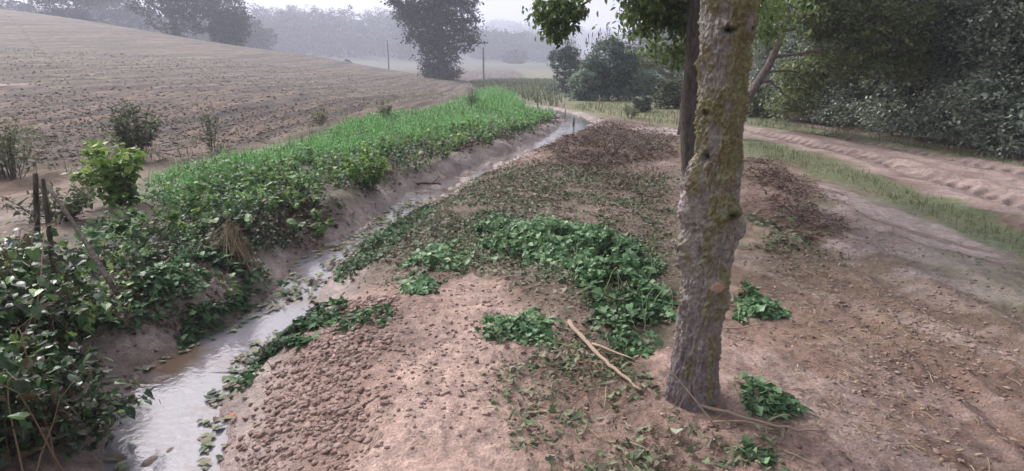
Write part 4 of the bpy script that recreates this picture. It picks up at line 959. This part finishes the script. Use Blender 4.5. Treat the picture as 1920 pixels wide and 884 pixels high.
# ---- poles and posts
def pole(name, label, cat, p0, p1, r0, r1, mat='darkbark', group=None, arm=None):
    root = empty(name, p0); tag(root, label, cat, group); t = Acc(); t.tube(curve(np.array(p0)-[0, 0, .1], p1, 0, 8, .004), np.linspace(r0, r1, 8), 8, .5, .12); t.build('shaft', M[mat], root, True)
    if arm:
        a = Acc(); a.tube(arm, [r1*.6]*len(arm), 6, .5); a.build('crossbar', M[mat], root, True)
for px, pb, pt, Y, lab in ((726, 134, 76, 150, 'tall thin pole in the mist left of the ivy-clad tree'), (906, 138, 89, 120, 'tall thin pole in the mist right of the ivy-clad tree')):
    p1 = at(px, pt, Y); p0 = p1.copy(); p0[2] = H(p0[0], p0[1], False)[0]; pole('utility_pole', lab, 'utility pole', p0, p1, .17, .13, group='poles crossing the misty valley')
g = gp(1272, 253); pole('wooden_post', 'pale leaning wooden post with a thin crossbar left of the slim trunk', 'post', g, at(1290, 118, g[1]), .045, .04, 'bark', arm=[at(1272, 152, g[1]-.05), at(1300, 150, g[1]-.05)])
for px, pb, pt, lab, m in ((1009, 207, 180, 'thin dark fence stake on the left bank at the far bend', 'darkbark'), (1123, 204, 180, 'thin pale stake in front of the large round bush', 'twig'),
                        (1058, 222, 204, 'short pale stake standing at the far water edge', 'twig'), (1074, 238, 221, 'dark snag sticking out of the far water', 'darkbark'), (884, 205, 170, 'leaning dry stake at the edge of the bright grass', 'darkbark')):
    p0 = gp(px, pb); pole('stake', lab, 'stake', p0, at(px+U(-3, 3), pt, p0[1]), .045 if 'snag' in lab else .03, .02, m, group='stakes near the far bend')
for px, pb, pt, dx, r, lab in ((74, 560, 325, -8, .022, 'thick dark dead stem standing in the bank at the far left'), (104, 580, 335, -24, .018, 'dark dead stem crossing just right of the thickest stem'), (60, 560, 440, 4, .010, 'short thin dead stem left of the thickest stem')):
    p0 = gp(px, pb); pole('dead_plant', lab, 'dead plant', p0, at(px+dx, pt, p0[1]), r, r*.7, group='dead stems on the left bank')
pa_ = at(86, 345, 3.9); pb_ = at(215, 520, 3.2); pole('dead_plant', 'long dark dead stem leaning down to the right across the left bank', 'dead plant', pb_, pa_, .016, .012, group='dead stems on the left bank')

# ------------------------------------------------------------------ shrubs and weeds with stems
def shrub(name, label, cat, base, height, spread, nst, nlf, T, s0, s1, mat, droop=-.3, group=None, lean=(0, 0), wide=1., low=.2, rb=.5, bend=.25, sr=.006, stem_mat='darkbark', clus=.03):
    base = np.array(base, float); root = empty(name, base); tag(root, label, cat, group); st = Acc(); lf = Acc(); Ps = []
    for i in range(nst):
        an = U(0, 2*pi); rr = spread*math.sqrt(U(0, 1)); e = base+[cos(an)*rr+lean[0], sin(an)*rr+lean[1], height*U(.55, 1)*(1-.3*(rr/spread)**2)]
        c = curve(base+[cos(an)*rr*.25, sin(an)*rr*.25, -.03], e, height*bend*.25, 10, .03); st.tube(c, np.linspace(sr, sr*.3, 10), 5, .5)
        t = U(low, 1, nlf//nst); k = t*9; ii = np.clip(k.astype(int), 0, 8); f = (k-ii)[:, None]; Ps.append(c[ii]*(1-f)+c[ii+1]*f)
    P = np.vstack(Ps); n = len(P); P += rng.normal(0, clus, (n, 3)); 
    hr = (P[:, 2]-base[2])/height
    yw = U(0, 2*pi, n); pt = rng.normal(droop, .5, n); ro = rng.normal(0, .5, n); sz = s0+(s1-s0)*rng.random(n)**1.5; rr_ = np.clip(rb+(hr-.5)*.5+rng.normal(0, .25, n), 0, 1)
    if cat == 'bramble':
        for TT, sl, wd in ((T_HEART, slice(0, None, 2), .85), (T_IVY, slice(1, None, 4), .9), (T_LANCE, slice(3, None, 4), 2.4)): lf.leaves(TT, P[sl], yw[sl], pt[sl], ro[sl], sz[sl], rr_[sl], wd)
        dry = Acc()
        for i in range(nst//2):
            an = U(0, 2*pi); e = base+[cos(an)*spread*U(.2, 1.1), sin(an)*spread*U(.2, 1.1), height*U(.3, 1.15)]; dry.tube(curve(base+rng.normal(0, spread*.3, 3)*[1, 1, 0], e, height*.3, 8, .03), np.linspace(.004, .0015, 8), 4, U(0, 1))
        dry.build('dry_stalks', M['straw'], root)
    else: lf.leaves(T, P, yw, pt, ro, sz, rr_, wide)
    st.build('stem', M[stem_mat], root, True); lf.build('foliage', M[mat], root); return root
b = gp(232, 385); shrub('lime_shrub', 'bright yellow-green leafy shrub on the left bank', 'shrub', b, .92, .36, 26, 1100, T_DIA, .06, .12, 'lime', -.2, lean=(-.12, 0), wide=1.35, rb=.45, low=.1)
b = gp(690, 352); shrub('lime_shrub', 'small yellow-green bush over the ivy beside the bright grass', 'shrub', b, .62, .34, 14, 520, T_DIA, .045, .09, 'lime', -.2, wide=1.3, rb=.25, low=.2)
b = gp(255, 300); shrub('tall_weed', 'tall blurred grey-green weed behind the bright yellow-green shrub', 'weed', b, 1.15, .5, 24, 1500, T_LANCE, .06, .13, 'weed', .3, rb=.25, wide=1.4, group='tall weeds along the field edge')
b = gp(398, 282); shrub('tall_weed', 'thin tall weed alone in front of the field left of centre', 'weed', b, 1.15, .22, 8, 380, T_LANCE, .05, .11, 'weed', .3, rb=.35, wide=1.2, group='tall weeds along the field edge')
b = gp(20, 330); shrub('tall_weed', 'brownish tall weeds at the left edge before the field', 'weed', b, 1.0, .6, 22, 1000, T_LANCE, .07, .15, 'weed', .3, rb=.75, wide=.9, group='tall weeds along the field edge')
b = gp(100, 420); shrub('tall_weed', 'grey-green weed between the dead stems and the field', 'weed', b, .45, .5, 18, 700, T_LANCE, .06, .11, 'weed', .3, rb=.3, wide=1.5, group='tall weeds along the field edge')
for px, py, h, lab in ((885, 200, .8, 'thin dry weed at the left end of the bright hump of grass'), (720, 222, .7, 'thin dry weed at the field edge above the yellow-green bush'), (1180, 222, .5, 'small dry weed on the grass near the dark shrub'), (600, 235, .6, 'thin dry weed at the field edge above the grass strip')):
    shrub('tall_weed', lab, 'weed', gp(px, py), h, .35, 9, 260, T_LANCE, .08, .16, 'weed', .5, rb=.5, group='tall weeds along the field edge')
# foreground bramble bushes at the left edge
b = gp(60, 700); b2 = b+[-.25, .1, 0]; shrub('bramble_bush', 'dark leafy bramble filling the lower left edge', 'bramble', b2, .72, .62, 42, 2300, T_HEART, .025, .085, 'bramble', -.35, rb=.35, low=.1, bend=.8, clus=.06)
b = gp(60, 860); shrub('bramble_bush', 'bramble with light green tips in the bottom left corner', 'bramble', b+[-.15, 0, 0], .58, .5, 38, 2000, T_HEART, .02, .075, 'bramble', -.35, rb=.30, low=.1, bend=.8, clus=.05)
b = gp(40, 560); shrub('bramble_bush', 'hazy green leafy bush around the dead stems at the left', 'bramble', b+[-.15, .1, 0], .5, .6, 28, 1500, T_HEART, .025, .08, 'bramble', -.35, rb=.5, low=.1, bend=.5, clus=.06)
b = gp(150, 620); shrub('bramble_bush', 'bright green leafy weeds above the silt of the near left bank', 'bramble', b, .34, .42, 26, 1200, T_HEART, .02, .065, 'bramble', -.35, rb=.72, low=.1, bend=.5, clus=.05)
b = gp(150, 800); shrub('bramble_bush', 'sprig of dark leaves reaching over the near water', 'bramble', b, .22, .32, 16, 420, T_HEART, .035, .06, 'bramble', -.35, rb=.35, low=.3, bend=.5, clus=.04, lean=(.12, -.1))
# heap of dead stems on the left bank
def heap():
    b = gp(440, 492); root = empty('dead_stem_heap', b); tag(root, 'small peaked tuft of dead straw stems on the left bank', 'dead weeds'); s = Acc(); lf = Acc()
    tip = b+[.0, 0, .30]
    for i in range(90):
        an = U(0, 2*pi); e = b+[cos(an)*U(.06, .3), sin(an)*U(.06, .25), 0]; e[2] = H(e[0], e[1])[0]; s.tube(curve(e, tip+rng.normal(0, .035, 3), .02, 6, .03), np.linspace(.004, .002, 6), 4, U(0, 1))
    s.build('stems', M['straw'], root)
    P = b+rng.normal(0, 1, (240, 3))*[.2, .14, .02]+[.02, -.12, .02]; n = len(P); P[:, 2] = H(P[:, 0], P[:, 1])+U(.02, .14, n)
    lf.leaves(T_HEART, P, U(0, 2*pi, n), rng.normal(-.3, .4, n), rng.normal(0, .4, n), U(.04, .07, n), U(.2, .8, n)); lf.build('foliage', M['ivy'], root)
heap()

# ---- sticks
def stick(name, label, pix, r, mat='twig', lift=.01, group=None, fork=None, cat='stick'):
    P = [gp(*p) for p in pix]; P = np.array(P)+[0, 0, lift]
    s = np.linspace(0, len(P)-1, 14); c = np.array([np.interp(s, range(len(P)), P[:, k]) for k in range(3)]).T; c += rng.normal(0, r*.35, c.shape)
    root = empty(name, P[0]); tag(root, label, cat, group); a = Acc(); a.tube(c, np.linspace(r, r*.45, 14), 7, .6, .25); a.build('shaft', M[mat], root, True)
    if fork:
        F_ = np.array([gp(*p) for p in fork])+[0, 0, lift*1.5]; a = Acc(); a.tube(curve(F_[0], F_[-1], .01, 6, .02), np.linspace(r*.6, r*.3, 6), 5, .7); a.build('side_shoot', M[mat], root, True)
G = 'sticks lying on the mud'
stick('fallen_branch', 'thick fallen branch lying in front of the nettle patch', [(1068, 612), (1095, 645), (1130, 685), (1160, 712), (1200, 745)], .016, lift=.03, group=G, fork=[(1110, 660), (1190, 690)], cat='branch')
stick('stick', 'long pale stick curving right from the trunk base', [(1312, 766), (1370, 785), (1430, 805), (1490, 820), (1545, 822)], .008, group=G, fork=[(1440, 806), (1480, 795)], lift=.03)
stick('stick', 'pale thin stick below the long curved one at the trunk base', [(1335, 796), (1390, 798), (1420, 808), (1450, 818)], .006, group=G, lift=.02)
stick('stick', 'short pale stick right of the trunk beside the weed clump', [(1355, 622), (1390, 620), (1432, 612)], .006, group=G, lift=.02)
stick('stick', 'thin straight twig on the clods near the bottom', [(683, 852), (698, 832), (714, 812)], .004, group=G)
stick('stick', 'short pinkish stick on the mud amid leaf scraps', [(985, 779), (1010, 776), (1038, 768)], .008, group=G)
stick('stick', 'thin twig along the bottom right of the mud', [(1470, 850), (1500, 862), (1532, 878)], .004, group=G)
stick('stick', 'thin pale root running out below the nettle patch', [(930, 530), (955, 524), (985, 522)], .005, group=G)
stick('stick', 'pale root beside the nettles, right of the bare hump', [(975, 548), (1010, 538), (1050, 538)], .005, group=G)
p0 = gp(1345, 800); p1 = at(1246, 683, FY-.18); root = empty('stick', p0); tag(root, 'thin straight twig leaning against the trunk base', 'stick', G); a = Acc(); a.tube(curve(p0, p1, 0, 8, .01), np.linspace(.005, .003, 8), 6, .8); a.build('shaft', M['twig'], root, True)
# twiggy driftwood in the stream
p = gp(800, 352); root = empty('driftwood', p); tag(root, 'dark twiggy driftwood caught at the stream edge', 'driftwood'); a = Acc()
a.tube(curve(p+[-.22, .02, .02], p+[.24, -.03, .05], .03, 8, .03), np.linspace(.022, .010, 8), 7, .4, .2)
a.tube(curve(p+[.05, 0, .04], p+[.2, .05, .16], .0, 6, .04), np.linspace(.010, .004, 6), 6, .4); a.tube(curve(p+[-.1, 0, .04], p+[-.2, -.06, .10], .0, 6, .04), np.linspace(.009, .004, 6), 6, .4)
a.build('branches', M['darkbark'], root, True)
# single leaves that stand out
def lone(name, label, px, py, col, s, cat='leaf', T=T_IVY):
    p = gp(px, py)+[0, 0, .03]; root = Acc(); root.leaves(T, p[None], np.array([U(0, 6)]), np.array([.35]), np.array([.2]), np.array([s]), np.array([.5]))
    mt = leafmat(name+'_surface', [col, col], .5, .2); tag(root.build(name, mt), label, cat)
lone('orange_leaf', 'single orange leaf at the water edge near the bottom', 433, 786, (.55, .14, .05), .055)
lone('yellow_leaf', 'single pale yellow leaf on the left bank', 182, 488, (.60, .62, .12), .08, T=T_DIA)
lone('orange_leaf', 'small orange leaf in the middle of the nettle patch', 945, 452, (.55, .30, .03), .05)
lone('pale_leaf', 'pale round leaf on the mud in front of the trunk', 1268, 822, (.35, .38, .28), .06, T=T_HEART)
lone('tan_leaf', 'tan dry leaf at the right edge near the bottom', 1905, 836, (.50, .36, .26), .06)
# leaves floating on the near water
a = Acc(); n = 2000; k = rng.integers(0, 16, n)+rng.random(n); cx2 = np.interp(k, range(len(cl)), cl[:, 0]); cy2 = np.interp(k, range(len(cl)), cl[:, 1]); cw2 = np.interp(k, range(len(cl)), cl[:, 2])
P = np.stack([cx2+rng.normal(0, .6, n)*cw2, cy2+rng.normal(0, .15, n), WLf(cy2)+.012], 1); P = P[fbm(P[:, 0]*3, P[:, 1]*3, 99, 2)+.5*np.abs(chan(P[:, 0], P[:, 1])[0] > -.09) > .12]; P = P[chan(P[:, 0], P[:, 1])[0] < .05]
n = len(P); a.leaves(T_HEART, P, U(0, 2*pi, n), rng.normal(0, .12, n), rng.normal(0, .15, n), U(.02, .06, n), U(0, 1, n)); tag(a.build('floating_leaves', M['litter']), 'dark leaves floating on the near stream water', 'floating leaves', kind='stuff')

# ------------------------------------------------------------------ haze
def haze():
    x0, x1, y0, y1, z0, z1 = -1600, 1600, -1600, 1600, float(MINZ)-1.0, 130.0
    V = np.array([[x, y, z] for x in (x0, x1) for y in (y0, y1) for z in (z0, z1)], float)
    Fq = np.array([[0, 1, 3, 2], [4, 6, 7, 5], [0, 4, 5, 1], [2, 3, 7, 6], [0, 2, 6, 4], [1, 5, 7, 3]])
    m = bpy.data.materials.new('misty_air'); m.use_nodes = True; t = m.node_tree; t.nodes.clear()
    o_ = t.nodes.new('ShaderNodeOutputMaterial'); v = t.nodes.new('ShaderNodeVolumePrincipled'); v.inputs['Color'].default_value = (.82, .85, 1.0, 1)
    v.inputs['Density'].default_value = HAZE; v.inputs['Anisotropy'].default_value = .2
    t.links.new(v.outputs[0], o_.inputs['Volume'])
    o = linkmesh('haze', V, [Fq], [m], smooth=False); tag(o, kind='stuff', label='pale morning mist filling the valley', cat='mist')
HAZE = .0017
gme = bpy.data.objects['ground'].data; zz_ = np.empty(len(gme.vertices)*3, np.float32); gme.vertices.foreach_get('co', zz_); MINZ = zz_[2::3].min(); print('ground z', MINZ, zz_[2::3].max())
haze()
